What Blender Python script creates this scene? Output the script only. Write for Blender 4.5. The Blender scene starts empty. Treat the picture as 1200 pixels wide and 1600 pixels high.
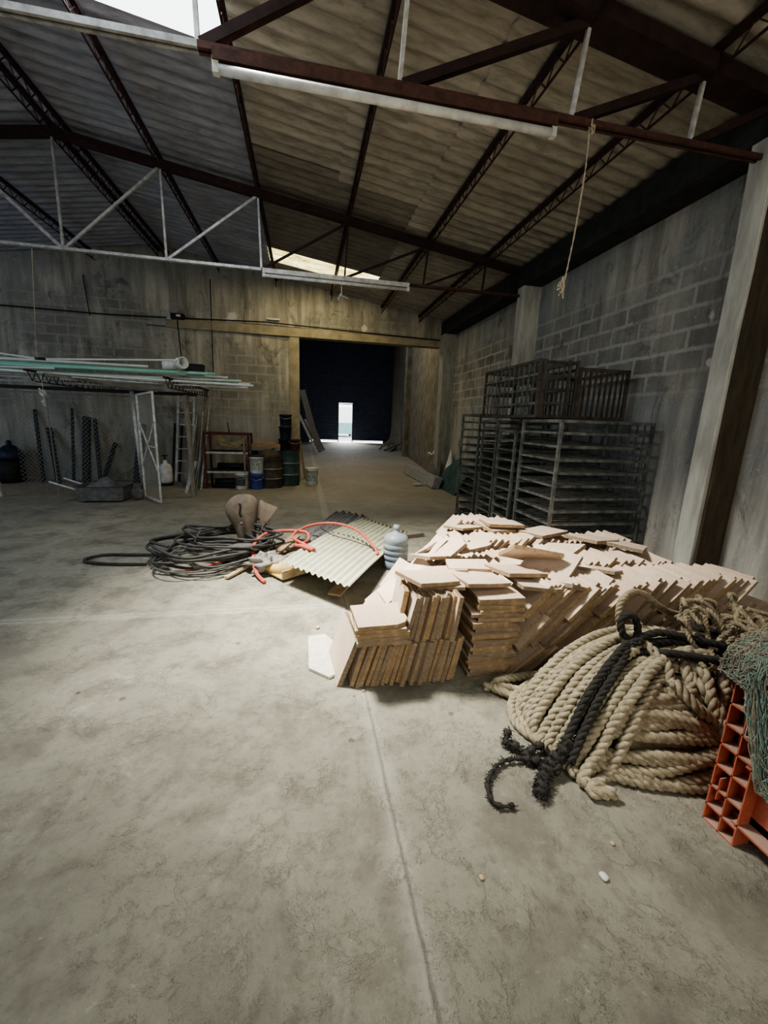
import bpy, math, random
from mathutils import Vector, Matrix, Euler
R = random.Random(7)
C = bpy.context.scene.collection
PI = math.pi
V = Vector

# ------------------------------------------------------------------ mesh building
class MB:
    def __init__(s): s.v = []; s.f = []; s.m = []; s.smooth = []
    def add(s, vs, fs, mi=0, sm=False):
        o = len(s.v); s.v += [tuple(x) for x in vs]
        for k, f in enumerate(fs):
            s.f.append(tuple(i + o for i in f)); s.m.append(mi[k] if isinstance(mi, list) else mi); s.smooth.append(sm)
        return s
    def box(s, c, d, rot=None, mi=0, taper=None):
        x, y, z = d[0]/2, d[1]/2, d[2]/2
        vs = [V((a*x, b*y, e*z)) for a in (-1, 1) for b in (-1, 1) for e in (-1, 1)]
        if taper:
            for q in vs:
                if q.z > 0: q.x *= taper; q.y *= taper
        if rot is not None: vs = [rot @ q for q in vs]
        vs = [q + V(c) for q in vs]
        return s.add(vs, [(0,1,3,2),(4,6,7,5),(0,4,5,1),(2,3,7,6),(0,2,6,4),(1,5,7,3)], mi)
    def bb(s, a, b, mi=0):
        return s.box([(a[i]+b[i])/2 for i in range(3)], [abs(b[i]-a[i]) for i in range(3)], None, mi)
    def bar(s, p, q, w, h=None, mi=0, up=(0,0,1)):
        p, q = V(p), V(q); h = h or w; d = q - p; L = d.length
        if L < 1e-6: return s
        d.normalize(); u = V(up)
        if abs(d.dot(u)) > .95: u = V((1,0,0)) if abs(d.x) < .9 else V((0,1,0))
        a = d.cross(u).normalized(); b = a.cross(d).normalized()
        vs = [e + a*(i*w/2) + b*(j*h/2) for e in (p, q) for i, j in ((-1,-1),(1,-1),(1,1),(-1,1))]
        return s.add(vs, [(3,2,1,0),(4,5,6,7),(0,1,5,4),(1,2,6,5),(2,3,7,6),(3,0,4,7)], mi)
    def tube(s, pts, r, n=8, mi=0, cap=True, closed=False):
        pts = [V(p) for p in pts]; N = len(pts)
        rr = r if isinstance(r, (list, tuple)) else [r]*N
        fr = frames(pts); vs = []
        for i, p in enumerate(pts):
            a, b = fr[i]
            vs += [p + (a*math.cos(2*PI*k/n) + b*math.sin(2*PI*k/n))*rr[i] for k in range(n)]
        fs = [(i*n+k, i*n+(k+1)%n, (i+1)*n+(k+1)%n, (i+1)*n+k) for i in range(N-1) for k in range(n)]
        if cap: fs += [tuple(range(n))[::-1], tuple((N-1)*n+k for k in range(n))]
        return s.add(vs, fs, mi, True)
    def lathe(s, prof, c=(0,0,0), n=28, mi=0, axis=None, sm=True):
        M = Matrix.Identity(3) if axis is None else V((0,0,1)).rotation_difference(V(axis).normalized()).to_matrix()
        vs = [V(c) + M @ V((r*math.cos(2*PI*k/n), r*math.sin(2*PI*k/n), z)) for r, z in prof for k in range(n)]
        fs = [(i*n+k, i*n+(k+1)%n, (i+1)*n+(k+1)%n, (i+1)*n+k) for i in range(len(prof)-1) for k in range(n)]
        return s.add(vs, fs, mi, sm)
    def sheet(s, f, nu, nv, mi=0, sm=True):
        vs = [f(i/nu, j/nv) for i in range(nu+1) for j in range(nv+1)]
        fs = [(i*(nv+1)+j, (i+1)*(nv+1)+j, (i+1)*(nv+1)+j+1, i*(nv+1)+j+1) for i in range(nu) for j in range(nv)]
        return s.add(vs, fs, mi, sm)
    def build(s, name, mats, parent=None, loc=None):
        me = bpy.data.meshes.new(name); me.from_pydata(s.v, [], s.f)
        mats = mats if isinstance(mats, (list, tuple)) else [mats]
        for m in mats: me.materials.append(m)
        me.polygons.foreach_set('material_index', s.m); me.polygons.foreach_set('use_smooth', s.smooth)
        me.validate(); me.update()
        o = bpy.data.objects.new(name, me); C.objects.link(o)
        if parent: o.parent = parent
        if loc: o.location = loc
        return o

def frames(pts):
    N = len(pts); out = []; a = None
    for i in range(N):
        t = (pts[min(i+1, N-1)] - pts[max(i-1, 0)])
        t = t.normalized() if t.length > 1e-9 else V((0,0,1))
        if a is None:
            u = V((0,0,1)) if abs(t.z) < .9 else V((1,0,0)); a = t.cross(u).normalized()
        a = (a - t*a.dot(t)); a = a.normalized() if a.length > 1e-6 else t.orthogonal().normalized()
        out.append((a, t.cross(a)))
    return out
def smooth(P, step=.03, closed=False):
    P = [V(p) for p in P]; out = []; n = len(P)
    for i in range(n if closed else n-1):
        if closed: p0, p1, p2, p3 = P[i-1], P[i], P[(i+1) % n], P[(i+2) % n]
        else: p0, p1, p2, p3 = P[max(i-1,0)], P[i], P[i+1], P[min(i+2, n-1)]
        k = max(2, int((p2-p1).length/step))
        for j in range(k):
            t = j/k
            out.append(.5*((2*p1) + (p2-p0)*t + (2*p0-5*p1+4*p2-p3)*t*t + (3*p1-p0-3*p2+p3)*t**3))
    out.append(P[0].copy() if closed else P[-1].copy())
    return out
def twisted(mb, path, Rr, pitch, n=6, strands=3, mi=0, fuzz=0):
    fr = frames(path); s = 0; acc = [0]
    for i in range(1, len(path)): s += (path[i]-path[i-1]).length; acc.append(s)
    for k in range(strands):
        pts = [path[i] + (fr[i][0]*math.cos(2*PI*(acc[i]/pitch + k/strands)) + fr[i][1]*math.sin(2*PI*(acc[i]/pitch + k/strands)))*Rr*.5 + V((R.gauss(0, fuzz), R.gauss(0, fuzz), R.gauss(0, fuzz)))*Rr for i in range(len(path))]
        mb.tube(pts, Rr*.56, n, mi)
def wisps(mb, path, Rr, count, ln=.03, r=.0008):
    for _ in range(count):
        p = R.choice(path); d = V((R.gauss(0,1), R.gauss(0,1), R.gauss(0,1)+.2)).normalized()
        a = p + d*Rr*.8; b = a + d*ln*R.random()+V((R.gauss(0,.008), R.gauss(0,.008), R.gauss(0,.006)))
        mb.tube([a, (a+b)/2+V((R.gauss(0,.003), R.gauss(0,.003), 0)), b], r, 3)

# ------------------------------------------------------------------ naming
def tag(o, label=None, cat=None, group=None, kind=None):
    if label: o['label'] = label
    if cat: o['category'] = cat
    if group: o['group'] = group
    if kind: o['kind'] = kind
    return o
def thing(name, label, cat, loc=(0,0,0), group=None, rz=0):
    o = bpy.data.objects.new(name, None); C.objects.link(o); o.location = loc; o.rotation_euler = (0,0,rz); o.empty_display_size = .1
    return tag(o, label, cat, group)
def struct(name, mb, m): return tag(mb.build(name, m), kind='structure')
def copy_tree(o, parent=None):
    c = o.copy(); C.objects.link(c)
    if parent: c.parent = parent
    for ch in list(o.children): copy_tree(ch, c)
    return c

# ------------------------------------------------------------------ materials
def nt(name, rough=.8, metal=0):
    m = bpy.data.materials.new(name); m.use_nodes = True; t = m.node_tree
    b = t.nodes['Principled BSDF']; b.inputs['Roughness'].default_value = rough; b.inputs['Metallic'].default_value = metal
    b.inputs['Specular IOR Level'].default_value = .3
    return m, t, b
def nd(t, typ, **k):
    n = t.nodes.new(typ)
    for a, v in k.items():
        if hasattr(n, a): setattr(n, a, v)
        else: n.inputs[a.replace('_', ' ')].default_value = v
    return n
def lk(t, a, b): t.links.new(a, b)
def coords(t, kind='Object'): return nd(t, 'ShaderNodeTexCoord').outputs[kind]
def noise(t, co, scale, detail=5, rough=.6, dist=0, stretch=None):
    if stretch:
        mp = nd(t, 'ShaderNodeMapping'); lk(t, co, mp.inputs[0]); mp.inputs['Scale'].default_value = stretch; co = mp.outputs[0]
    n = nd(t, 'ShaderNodeTexNoise'); lk(t, co, n.inputs['Vector'])
    n.inputs['Scale'].default_value = scale; n.inputs['Detail'].default_value = detail; n.inputs['Roughness'].default_value = rough; n.inputs['Distortion'].default_value = dist
    return n.outputs['Fac']
def ramp(t, f, stops):
    r = nd(t, 'ShaderNodeValToRGB'); lk(t, f, r.inputs[0]); e = r.color_ramp.elements
    while len(e) < len(stops): e.new(.5)
    for k, (p, c) in enumerate(stops):
        e[k].position = p; e[k].color = (c, c, c, 1) if isinstance(c, (int, float)) else (*c, 1)
    return r.outputs[0]
def mix(t, f, a, b, mode='MIX'):
    n = nd(t, 'ShaderNodeMix', data_type='RGBA', blend_type=mode)
    if isinstance(f, (int, float)): n.inputs[0].default_value = f
    else: lk(t, f, n.inputs[0])
    for i, x in ((6, a), (7, b)):
        if isinstance(x, tuple): n.inputs[i].default_value = (*x, 1)
        else: lk(t, x, n.inputs[i])
    return n.outputs[2]
def mth(t, op, a, b=None, c=None, clamp=False):
    n = nd(t, 'ShaderNodeMath', operation=op); n.use_clamp = clamp
    for i, x in enumerate((a, b, c)):
        if x is None: continue
        if isinstance(x, (int, float)): n.inputs[i].default_value = x
        else: lk(t, x, n.inputs[i])
    return n.outputs[0]
def bump(t, b, h, s=.3, d=.01):
    n = nd(t, 'ShaderNodeBump'); n.inputs['Strength'].default_value = s; n.inputs['Distance'].default_value = d
    lk(t, h, n.inputs['Height'])
    prev = b.inputs['Normal'].links
    if prev: lk(t, prev[0].from_socket, n.inputs['Normal'])
    lk(t, n.outputs[0], b.inputs['Normal'])
def sep(t, co):
    n = nd(t, 'ShaderNodeSeparateXYZ'); lk(t, co, n.inputs[0]); return n.outputs
def simple(name, c1, c2=None, scale=8, rough=.8, metal=0, bs=.2, bscale=None, rnd=0, bd=.005, spec=None, stretch=None):
    m, t, b = nt(name, rough, metal); co = coords(t)
    c2 = c2 or tuple(x*.6 for x in c1)
    col = mix(t, ramp(t, noise(t, co, scale, 6, .65, stretch=stretch), [(.35, 0), (.65, 1)]), c1, c2)
    if rnd:
        oi = nd(t, 'ShaderNodeObjectInfo'); hsv = nd(t, 'ShaderNodeHueSaturation'); lk(t, col, hsv.inputs['Color'])
        lk(t, mth(t, 'MULTIPLY_ADD', oi.outputs['Random'], rnd*2, 1-rnd), hsv.inputs['Value'])
        lk(t, mth(t, 'MULTIPLY_ADD', oi.outputs['Random'], rnd*2, 1-rnd), hsv.inputs['Saturation']); col = hsv.outputs[0]
    lk(t, col, b.inputs['Base Color'])
    if bs: bump(t, b, noise(t, co, bscale or scale*4, 6, .7, stretch=stretch), bs, bd)
    if spec is not None: b.inputs['Specular IOR Level'].default_value = spec
    return m
def emis(name, c, s):
    m = bpy.data.materials.new(name); m.use_nodes = True; t = m.node_tree
    b = t.nodes['Principled BSDF']; b.inputs['Base Color'].default_value = (*c, 1); b.inputs['Emission Color'].default_value = (*c, 1); b.inputs['Emission Strength'].default_value = s
    return m

def floor_mat():
    m, t, b = nt('concrete_floor', .75); co = coords(t); X, Y, Z = sep(t, co)
    big = noise(t, co, .55, 5, .55, .4); mid = noise(t, co, 2.9, 9, .68, .1); fine = noise(t, co, 22, 8, .75); vf = noise(t, co, 110, 4, .7)
    col = mix(t, ramp(t, big, [(.36, 0), (.64, 1)]), (.215, .21, .17), (.35, .335, .272))
    col = mix(t, ramp(t, mid, [(.38, .75), (.52, 0)]), col, (.165, .152, .125))
    w = noise(t, co, 1.5, 9, .75, .35)
    col = mix(t, ramp(t, w, [(.57, 0), (.70, .6)]), col, (.50, .475, .41))
    col = mix(t, ramp(t, fine, [(.34, .5), (.48, 0)]), col, (.13, .12, .098))
    col = mix(t, ramp(t, fine, [(.60, 0), (.78, .5)]), col, (.66, .64, .58))
    # browner toward the back
    far = mth(t, 'MULTIPLY_ADD', Y, .22, -1.0, True); col = mix(t, mth(t, 'MULTIPLY', far, .55), col, (.27, .23, .17))
    # flaked patches with hard edges: steps of a warped noise
    fl = noise(t, co, 3.1, 7, .68, .25); fl2 = noise(t, co, .9, 3, .5)
    edge = mth(t, 'ABSOLUTE', mth(t, 'SUBTRACT', fl, .56)); em = ramp(t, edge, [(0, 1), (.010, 0)])
    em = mth(t, 'MULTIPLY', em, ramp(t, fl2, [(.48, 0), (.6, 1)]))
    col = mix(t, mth(t, 'MULTIPLY', em, .32), col, (.12, .11, .095))
    # small pits
    vo = nd(t, 'ShaderNodeTexVoronoi'); lk(t, co, vo.inputs['Vector']); vo.inputs['Scale'].default_value = 3.4
    pit = ramp(t, mth(t, 'ADD', vo.outputs['Distance'], mth(t, 'MULTIPLY', fine, .12)), [(.085, 1), (.125, 0)])
    col = mix(t, mth(t, 'MULTIPLY', pit, .6), col, (.10, .09, .075))
    # expansion joints between the poured slabs
    wob = mth(t, 'MULTIPLY', mth(t, 'SUBTRACT', fine, .5), .03)
    j1 = mth(t, 'ABSOLUTE', mth(t, 'ADD', mth(t, 'SUBTRACT', X, .34), wob)); j2 = mth(t, 'ABSOLUTE', mth(t, 'ADD', mth(t, 'SUBTRACT', Y, 3.24), wob))
    j2 = mth(t, 'ADD', j2, mth(t, 'MULTIPLY', mth(t, 'GREATER_THAN', X, .34), 9))
    j = mth(t, 'MINIMUM', j1, j2); jm = ramp(t, j, [(0, 1), (.012, 0)])
    jw = ramp(t, j, [(.004, 1), (.07, 0)])
    col = mix(t, mth(t, 'MULTIPLY', jw, .28), col, (.62, .60, .54))
    col = mix(t, mth(t, 'MULTIPLY', jm, mth(t, 'MULTIPLY_ADD', mid, 1.2, -.15, True)), col, (.14, .125, .10))
    lk(t, col, b.inputs['Base Color'])
    lk(t, ramp(t, mid, [(.3, .55), (.7, .85)]), b.inputs['Roughness'])
    st = ramp(t, fl, [(.50, 0), (.55, .5), (.56, 1)])
    bump(t, b, st, .7, .012); bump(t, b, mid, .9, .035); bump(t, b, noise(t, co, 7, 8, .7, .8), .65, .018); bump(t, b, fine, .9, .008); bump(t, b, vf, .4, .002)
    bump(t, b, mth(t, 'SUBTRACT', 1, pit), .5, .008); bump(t, b, mth(t, 'SUBTRACT', 1, jm), .5, .008)
    return m

def block_mat(name, axes, tint, seed, lo, hi, dark=None, spots=(), lov=.35, mo=(1.9, 1.35)):
    """concrete block masonry, mortar smeared over; axes: which object coordinates are run and height"""
    m, t, b = nt(name, .92); co = coords(t); xyz = sep(t, co)
    wv = mth(t, 'ADD', noise(t, co, 3, 3, .5), mth(t, 'MULTIPLY', noise(t, co, 13, 4, .6), .8))
    cb = nd(t, 'ShaderNodeCombineXYZ')
    lk(t, mth(t, 'ADD', xyz[axes[0]], mth(t, 'MULTIPLY', wv, .03)), cb.inputs[0]); lk(t, mth(t, 'ADD', xyz[2], mth(t, 'MULTIPLY', wv, .03)), cb.inputs[1])
    br = nd(t, 'ShaderNodeTexBrick'); lk(t, cb.outputs[0], br.inputs['Vector'])
    br.inputs['Scale'].default_value = 1; br.inputs['Brick Width'].default_value = .43; br.inputs['Row Height'].default_value = .198
    br.inputs['Mortar Size'].default_value = .028; br.inputs['Mortar Smooth'].default_value = .6
    br.inputs['Color1'].default_value = (0,0,0,1); br.inputs['Color2'].default_value = (1,1,1,1)
    n1 = noise(t, co, .8, 6, .6, .5); n2 = noise(t, co, 4, 8, .7); n3 = noise(t, co, 30, 6, .7)
    streak = noise(t, co, 1.6, 7, .65, .2, stretch=(3.5, 3.5, .35))
    blk = mix(t, br.outputs['Color'], tuple(x*.62 for x in tint), tint)
    blk = mix(t, ramp(t, n2, [(.35, .5), (.6, 0)]), blk, tuple(x*.55 for x in tint))
    mort = mix(t, n2, tuple(min(1, x*mo[0]) for x in tint), tuple(min(1, x*mo[1]) for x in tint))
    z = xyz[2]
    vis = mth(t, 'MULTIPLY', mth(t, 'MULTIPLY_ADD', z, 2.2, -2.2*lo, True), mth(t, 'MULTIPLY_ADD', z, -2.6, 2.6*hi, True))
    vis = mth(t, 'MULTIPLY', vis, ramp(t, n1, [(.44, lov), (.62, 1 if lov else .8)]))
    plast = mix(t, ramp(t, streak, [(.36, 0), (.66, 1)]), tuple(x*.85 for x in tint), tuple(min(1, x*1.9) for x in tint))
    plast = mix(t, ramp(t, n1, [(.42, 0), (.6, .6)]), plast, (tint[0]*.9, tint[1]*1.05, tint[2]*1.25))
    wall = mix(t, br.outputs['Fac'], blk, mort)
    col = mix(t, vis, plast, wall)
    st2 = noise(t, co, 1.7, 8, .75, 1.2, stretch=(1, 1, .6))
    col = mix(t, ramp(t, st2, [(.54, 0), (.66, .75)]), col, tuple(x*.30 for x in tint))
    col = mix(t, ramp(t, mth(t, 'ADD', n3, mth(t, 'MULTIPLY', n2, .4)), [(.78, 0), (.92, .5)]), col, (.62, .62, .58))
    # darker toward the top of the wall
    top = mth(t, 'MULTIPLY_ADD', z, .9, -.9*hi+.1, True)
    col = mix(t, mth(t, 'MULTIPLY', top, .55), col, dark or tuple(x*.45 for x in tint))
    for (a, zz, rad) in spots:
        d = mth(t, 'SQRT', mth(t, 'ADD', mth(t, 'POWER', mth(t, 'SUBTRACT', xyz[axes[0]], a), 2), mth(t, 'POWER', mth(t, 'SUBTRACT', z, zz), 2)))
        d = mth(t, 'ADD', d, mth(t, 'MULTIPLY', mth(t, 'SUBTRACT', n2, .5), rad*5))
        col = mix(t, ramp(t, d, [(rad*.6, .8), (rad, 0)]), col, (.58, .57, .52))
    lk(t, col, b.inputs['Base Color'])
    bump(t, b, mth(t, 'MULTIPLY', mth(t, 'MULTIPLY', br.outputs['Fac'], vis), 1.0), .5, .008); bump(t, b, n2, .5, .012); bump(t, b, n3, .4, .004)
    return m

def roof_mat(name, c1, c2):
    m, t, b = nt(name, .9); co = coords(t)
    n = noise(t, co, 1.2, 6, .6, .3, stretch=(.5, 2.5, 1)); n2 = noise(t, co, 9, 7, .7, stretch=(.4, 2, 1)); n3 = noise(t, co, 45, 4, .7)
    col = mix(t, ramp(t, n, [(.32, 0), (.68, 1)]), c1, c2)
    col = mix(t, ramp(t, n2, [(.35, .6), (.55, 0)]), col, tuple(x*.5 for x in c1))
    col = mix(t, ramp(t, n2, [(.60, 0), (.78, .55)]), col, tuple(min(1, x*1.5) for x in c2))
    lk(t, col, b.inputs['Base Color']); bump(t, b, n3, .3, .004)
    return m

def tile_face():
    m, t, b = nt('pale_clay', .8); co = coords(t); oi = nd(t, 'ShaderNodeObjectInfo')
    ad = nd(t, 'ShaderNodeVectorMath', operation='ADD'); lk(t, co, ad.inputs[0]); 
    sc = nd(t, 'ShaderNodeVectorMath', operation='SCALE'); lk(t, oi.outputs['Location'], sc.inputs[0]); sc.inputs['Scale'].default_value = 7.3; lk(t, sc.outputs[0], ad.inputs[1]); c2 = ad.outputs[0]
    n = noise(t, c2, 7, 6, .6, .5); f = noise(t, c2, 40, 6, .7)
    col = mix(t, ramp(t, n, [(.3, 0), (.7, 1)]), (.56, .435, .34), (.62, .545, .455))
    col = mix(t, ramp(t, oi.outputs['Random'], [(.0, 0), (1, .75)]), col, (.55, .46, .35))
    col = mix(t, ramp(t, f, [(.32, .6), (.48, 0)]), col, (.36, .27, .20))
    mul = mth(t, 'MULTIPLY', mth(t, 'FRACT', mth(t, 'MULTIPLY', oi.outputs['Random'], 37.0)), .42); col = mix(t, mul, col, (.42, .27, .19))
    col = mix(t, ramp(t, n, [(.62, 0), (.72, .5)]), col, (.72, .69, .64))
    lk(t, col, b.inputs['Base Color']); bump(t, b, f, .3, .003); bump(t, b, n, .3, .006)
    return m
def crate_mat():
    m, t, b = nt('orange_plastic', .45); co = coords(t)
    n = noise(t, co, 5, 5, .6); f = noise(t, co, 60, 5, .7)
    col = mix(t, ramp(t, n, [(.35, 0), (.7, 1)]), (.53, .145, .085), (.43, .12, .075))
    col = mix(t, ramp(t, f, [(.5, 0), (.75, .45)]), col, (.55, .35, .25))
    g = nd(t, 'ShaderNodeNewGeometry'); nz = sep(t, g.outputs['Normal'])[2]
    col = mix(t, mth(t, 'MULTIPLY', mth(t, 'MULTIPLY_ADD', nz, 2, -1, True), .8), col, (.42, .36, .29))
    lk(t, col, b.inputs['Base Color']); bump(t, b, f, .1, .002)
    return m

M = {
 'floor': floor_mat(),
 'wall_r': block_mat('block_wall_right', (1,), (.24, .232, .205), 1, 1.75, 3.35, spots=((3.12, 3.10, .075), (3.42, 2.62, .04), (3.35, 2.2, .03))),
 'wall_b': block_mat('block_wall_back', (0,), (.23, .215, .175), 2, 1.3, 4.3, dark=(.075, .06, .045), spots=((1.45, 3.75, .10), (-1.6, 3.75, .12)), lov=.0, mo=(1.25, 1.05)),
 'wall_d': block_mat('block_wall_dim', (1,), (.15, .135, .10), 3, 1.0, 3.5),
 'concrete': simple('cast_concrete', (.33, .33, .29), (.20, .20, .175), 5, .9, bs=.5, bscale=18, bd=.008, stretch=(2, 2, .5)),
 'concrete_lt': simple('cast_concrete_light', (.48, .48, .43), (.28, .28, .25), 4, .9, bs=.5, bscale=18, bd=.008, stretch=(2, 2, .4)),
 'beam_dk': simple('dark_concrete', (.035, .037, .036), (.018, .018, .018), 6, .9, bs=.4),  # evenly dark, for the eaves beam
 'pillar_shade': simple('pillar_shade_brown', (.07, .055, .035), (.035, .028, .02), 5, .85, bs=.3, stretch=(3, 3, .5)),  # shade put into the colour, for the pillar's unlit face
 'lintel': simple('lintel_concrete', (.31, .275, .19), (.20, .175, .12), 4, .9, bs=.4),
 'roof': roof_mat('fibre_cement_sheet', (.25, .23, .19), (.375, .345, .29)),
 'roof2': roof_mat('fibre_cement_sheet_dark', (.16, .145, .12), (.23, .21, .17)),
 'roofblue': roof_mat('fibre_cement_sheet_cool', (.225, .23, .26), (.32, .325, .36)),
 'rust': simple('rusty_steel', (.050, .027, .024), (.024, .016, .015), 12, .8, .2, .3),
 'rust2': simple('red_oxide_steel', (.105, .05, .038), (.05, .028, .024), 14, .75, .2, .3),
 'rodlight': simple('pale_painted_steel', (.62, .62, .60), (.36, .34, .31), 14, .55, .3, .2),
 'dark': simple('dark_steel', (.03, .03, .032), (.015, .015, .016), 10, .6, .4, .2),
 'rack': simple('galvanised_dull_steel', (.30, .32, .31), (.10, .105, .10), 9, .45, .75, .2),
 'rackdk': simple('dark_rack_steel', (.13, .12, .11), (.055, .045, .04), 9, .55, .6, .2),
 'tile': tile_face(),
 'tile_edge': simple('clay_edge', (.34, .255, .165), (.19, .14, .09), 22, .9, bs=.6, rnd=.2, bscale=60, stretch=(1, 1, 3)),
 'manila': simple('manila_fibre', (.41, .365, .265), (.22, .19, .13), 30, .95, bs=.7, bscale=160, bd=.003),
 'manila_d': simple('old_rope_fibre', (.36, .31, .22), (.20, .16, .10), 26, .95, bs=.7, bscale=160, bd=.003),
 'blackrope': simple('black_rope_fibre', (.020, .019, .018), (.045, .042, .038), 40, .9, bs=.6, bscale=150, bd=.003),
 'crate': crate_mat(),
 'net': simple('green_net_twine', (.25, .36, .31), (.17, .23, .20), 24, .95, bs=.4, bscale=200),
 'net_b': simple('brown_net_twine', (.38, .35, .27), (.22, .20, .155), 24, .95, bs=.4, bscale=200),
 'hose_k': simple('black_rubber', (.03, .03, .03), (.06, .06, .058), 14, .55, bs=.1),
 'hose_g': simple('grey_cable', (.11, .11, .105), (.07, .07, .07), 14, .6, bs=.1),
 'hose_r': simple('red_rubber', (.50, .10, .07), (.30, .08, .06), 14, .55, bs=.1),
 'shell': simple('weathered_grey_plastic', (.15, .125, .10), (.085, .07, .055), 8, .75, bs=.3, bscale=20),
 'shellflap': simple('weathered_brown_plastic', (.19, .16, .125), (.13, .105, .08), 8, .75, bs=.3, bscale=20),
 'cushion': simple('worn_grey_vinyl', (.15, .145, .14), (.07, .068, .066), 10, .65, bs=.3),
 'yellow': simple('faded_yellow_plastic', (.60, .42, .14), (.42, .32, .16), 12, .6, bs=.2),
 'palewood': simple('raw_pine', (.52, .42, .27), (.36, .27, .16), 12, .85, bs=.3, stretch=(1, 6, 6)),
 'greywood': simple('weathered_wood', (.26, .24, .20), (.13, .12, .10), 12, .9, bs=.4, stretch=(6, 6, .7)),
 'boardwood': simple('brown_board', (.33, .24, .15), (.22, .16, .10), 8, .8, bs=.2),
 'greysheet': simple('grey_fibre_cement', (.17, .17, .165), (.09, .09, .09), 14, .95, bs=.5, bscale=50),
 'white': simple('white_plastic', (.66, .68, .66), (.42, .42, .40), 8, .5, bs=.1),
 'blue': simple('blue_plastic', (.06, .10, .36), (.05, .07, .22), 8, .5, bs=.1),
 'navy': simple('dark_blue_plastic', (.022, .03, .06), (.012, .015, .03), 8, .5, bs=.1),
 'maroon': simple('dark_red_plastic', (.09, .03, .03), (.05, .02, .02), 8, .5, bs=.1),
 'greydrum': simple('brown_rusty_drum', (.10, .085, .065), (.05, .04, .032), 7, .7, .3, .3),
 'teal': simple('faded_green_drum', (.06, .12, .115), (.035, .055, .05), 6, .6, .3, .3),
 'label': simple('dark_label', (.03, .04, .045), (.1, .11, .1), 30, .6, bs=0),
 'labelg': simple('green_grey_label', (.12, .17, .13), (.5, .52, .5), 22, .6, bs=0),
 'redframe': simple('dark_red_paint', (.13, .035, .03), (.06, .025, .022), 12, .7, .2, .2),
 'tarp': simple('stained_canvas', (.25, .20, .12), (.13, .11, .07), 7, .95, bs=.5, bscale=12, bd=.02),
 'pipe_g': simple('green_pvc', (.20, .50, .36), (.30, .52, .44), 5, .45, bs=0, stretch=(.3, 1, 1)),
 'pipe_w': simple('white_pvc', (.66, .70, .68), (.45, .48, .46), 5, .45, bs=0, stretch=(.3, 1, 1)),
 'galv': simple('galvanised_tube', (.50, .51, .50), (.26, .26, .25), 14, .5, .4, .15),
 'wire': simple('chain_wire', (.24, .24, .23), (.15, .15, .14), 14, .6, .3, 0),
 'meshw': simple('pale_wire', (.42, .42, .40), (.3, .3, .28), 14, .6, .3, 0),
 'cord': simple('sisal_cord', (.45, .40, .30), (.28, .24, .17), 30, .95, bs=.3),
 'plaster': simple('dark_plaster', (.13, .12, .09), (.07, .065, .05), 3, .95, bs=.4),
 'passwall': simple('passage_plaster', (.23, .21, .155), (.11, .10, .075), 3, .95, bs=.4, bscale=12, bd=.01),
 'shutter': simple('dark_blue_shutter', (.10, .115, .17), (.07, .08, .12), 3, .7, .1, 0),
 'outwall': simple('sunlit_wall', (.85, .85, .84), (.8, .8, .8), 3, .9, bs=0),
 'outground': simple('sunlit_ground', (.7, .7, .66), (.6, .6, .56), 3, .9, bs=0),
 'carcol': simple('pale_green_paint', (.25, .42, .42), (.2, .35, .36), 3, .4, bs=0),
 'palesheet': simple('pale_marble_tile', (.66, .64, .57), (.52, .50, .44), 14, .6, bs=.15),
}
# translucent plastics
def plastic(name, c, trans, rough=.5, n_c2=None):
    m, t, b = nt(name, rough); co = coords(t)
    col = mix(t, ramp(t, noise(t, co, 6, 6, .6), [(.35, 0), (.65, 1)]), c, n_c2 or tuple(x*.8 for x in c)); lk(t, col, b.inputs['Base Color'])
    tr = nd(t, 'ShaderNodeBsdfTranslucent'); lk(t, col, tr.inputs[0]); mx = nd(t, 'ShaderNodeMixShader'); mx.inputs[0].default_value = trans
    lk(t, b.outputs[0], mx.inputs[1]); lk(t, tr.outputs[0], mx.inputs[2]); lk(t, mx.outputs[0], t.nodes['Material Output'].inputs[0])
    return m
M['frp'] = plastic('yellowed_fibreglass', (.50, .51, .385), .12, .55, (.40, .41, .315))
M['jug'] = plastic('dusty_blue_plastic', (.17, .23, .29), .2, .4, (.28, .30, .30))
M['bag'] = plastic('clear_bag_plastic', (.40, .39, .36), .4, .35)
def skylight_mat():
    m, t, b = nt('glowing_fibreglass', .6); co = coords(t)
    f = noise(t, co, 3.2, 5, .7, .4, stretch=(.8, 3, 1))
    col = mix(t, ramp(t, f, [(.36, 0), (.62, 1)]), (.55, .42, .10), (1, .90, .48)); lk(t, col, b.inputs['Base Color']); lk(t, col, b.inputs['Emission Color'])
    lk(t, ramp(t, f, [(.34, 1.1), (.64, 2.6)]), b.inputs['Emission Strength'])
    for n in t.nodes:
        pass
    return m
M['sky2'] = skylight_mat()

# ------------------------------------------------------------------ dimensions
XR, YB, YF, XL, XRIDGE = 3.7, 10.5, -4.2, -9.6, -3.04
def roofline(x): return 3.95 + .147*(3.4-x) if x >= XRIDGE else 3.95 + .147*(3.4-(2*XRIDGE-x))

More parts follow.
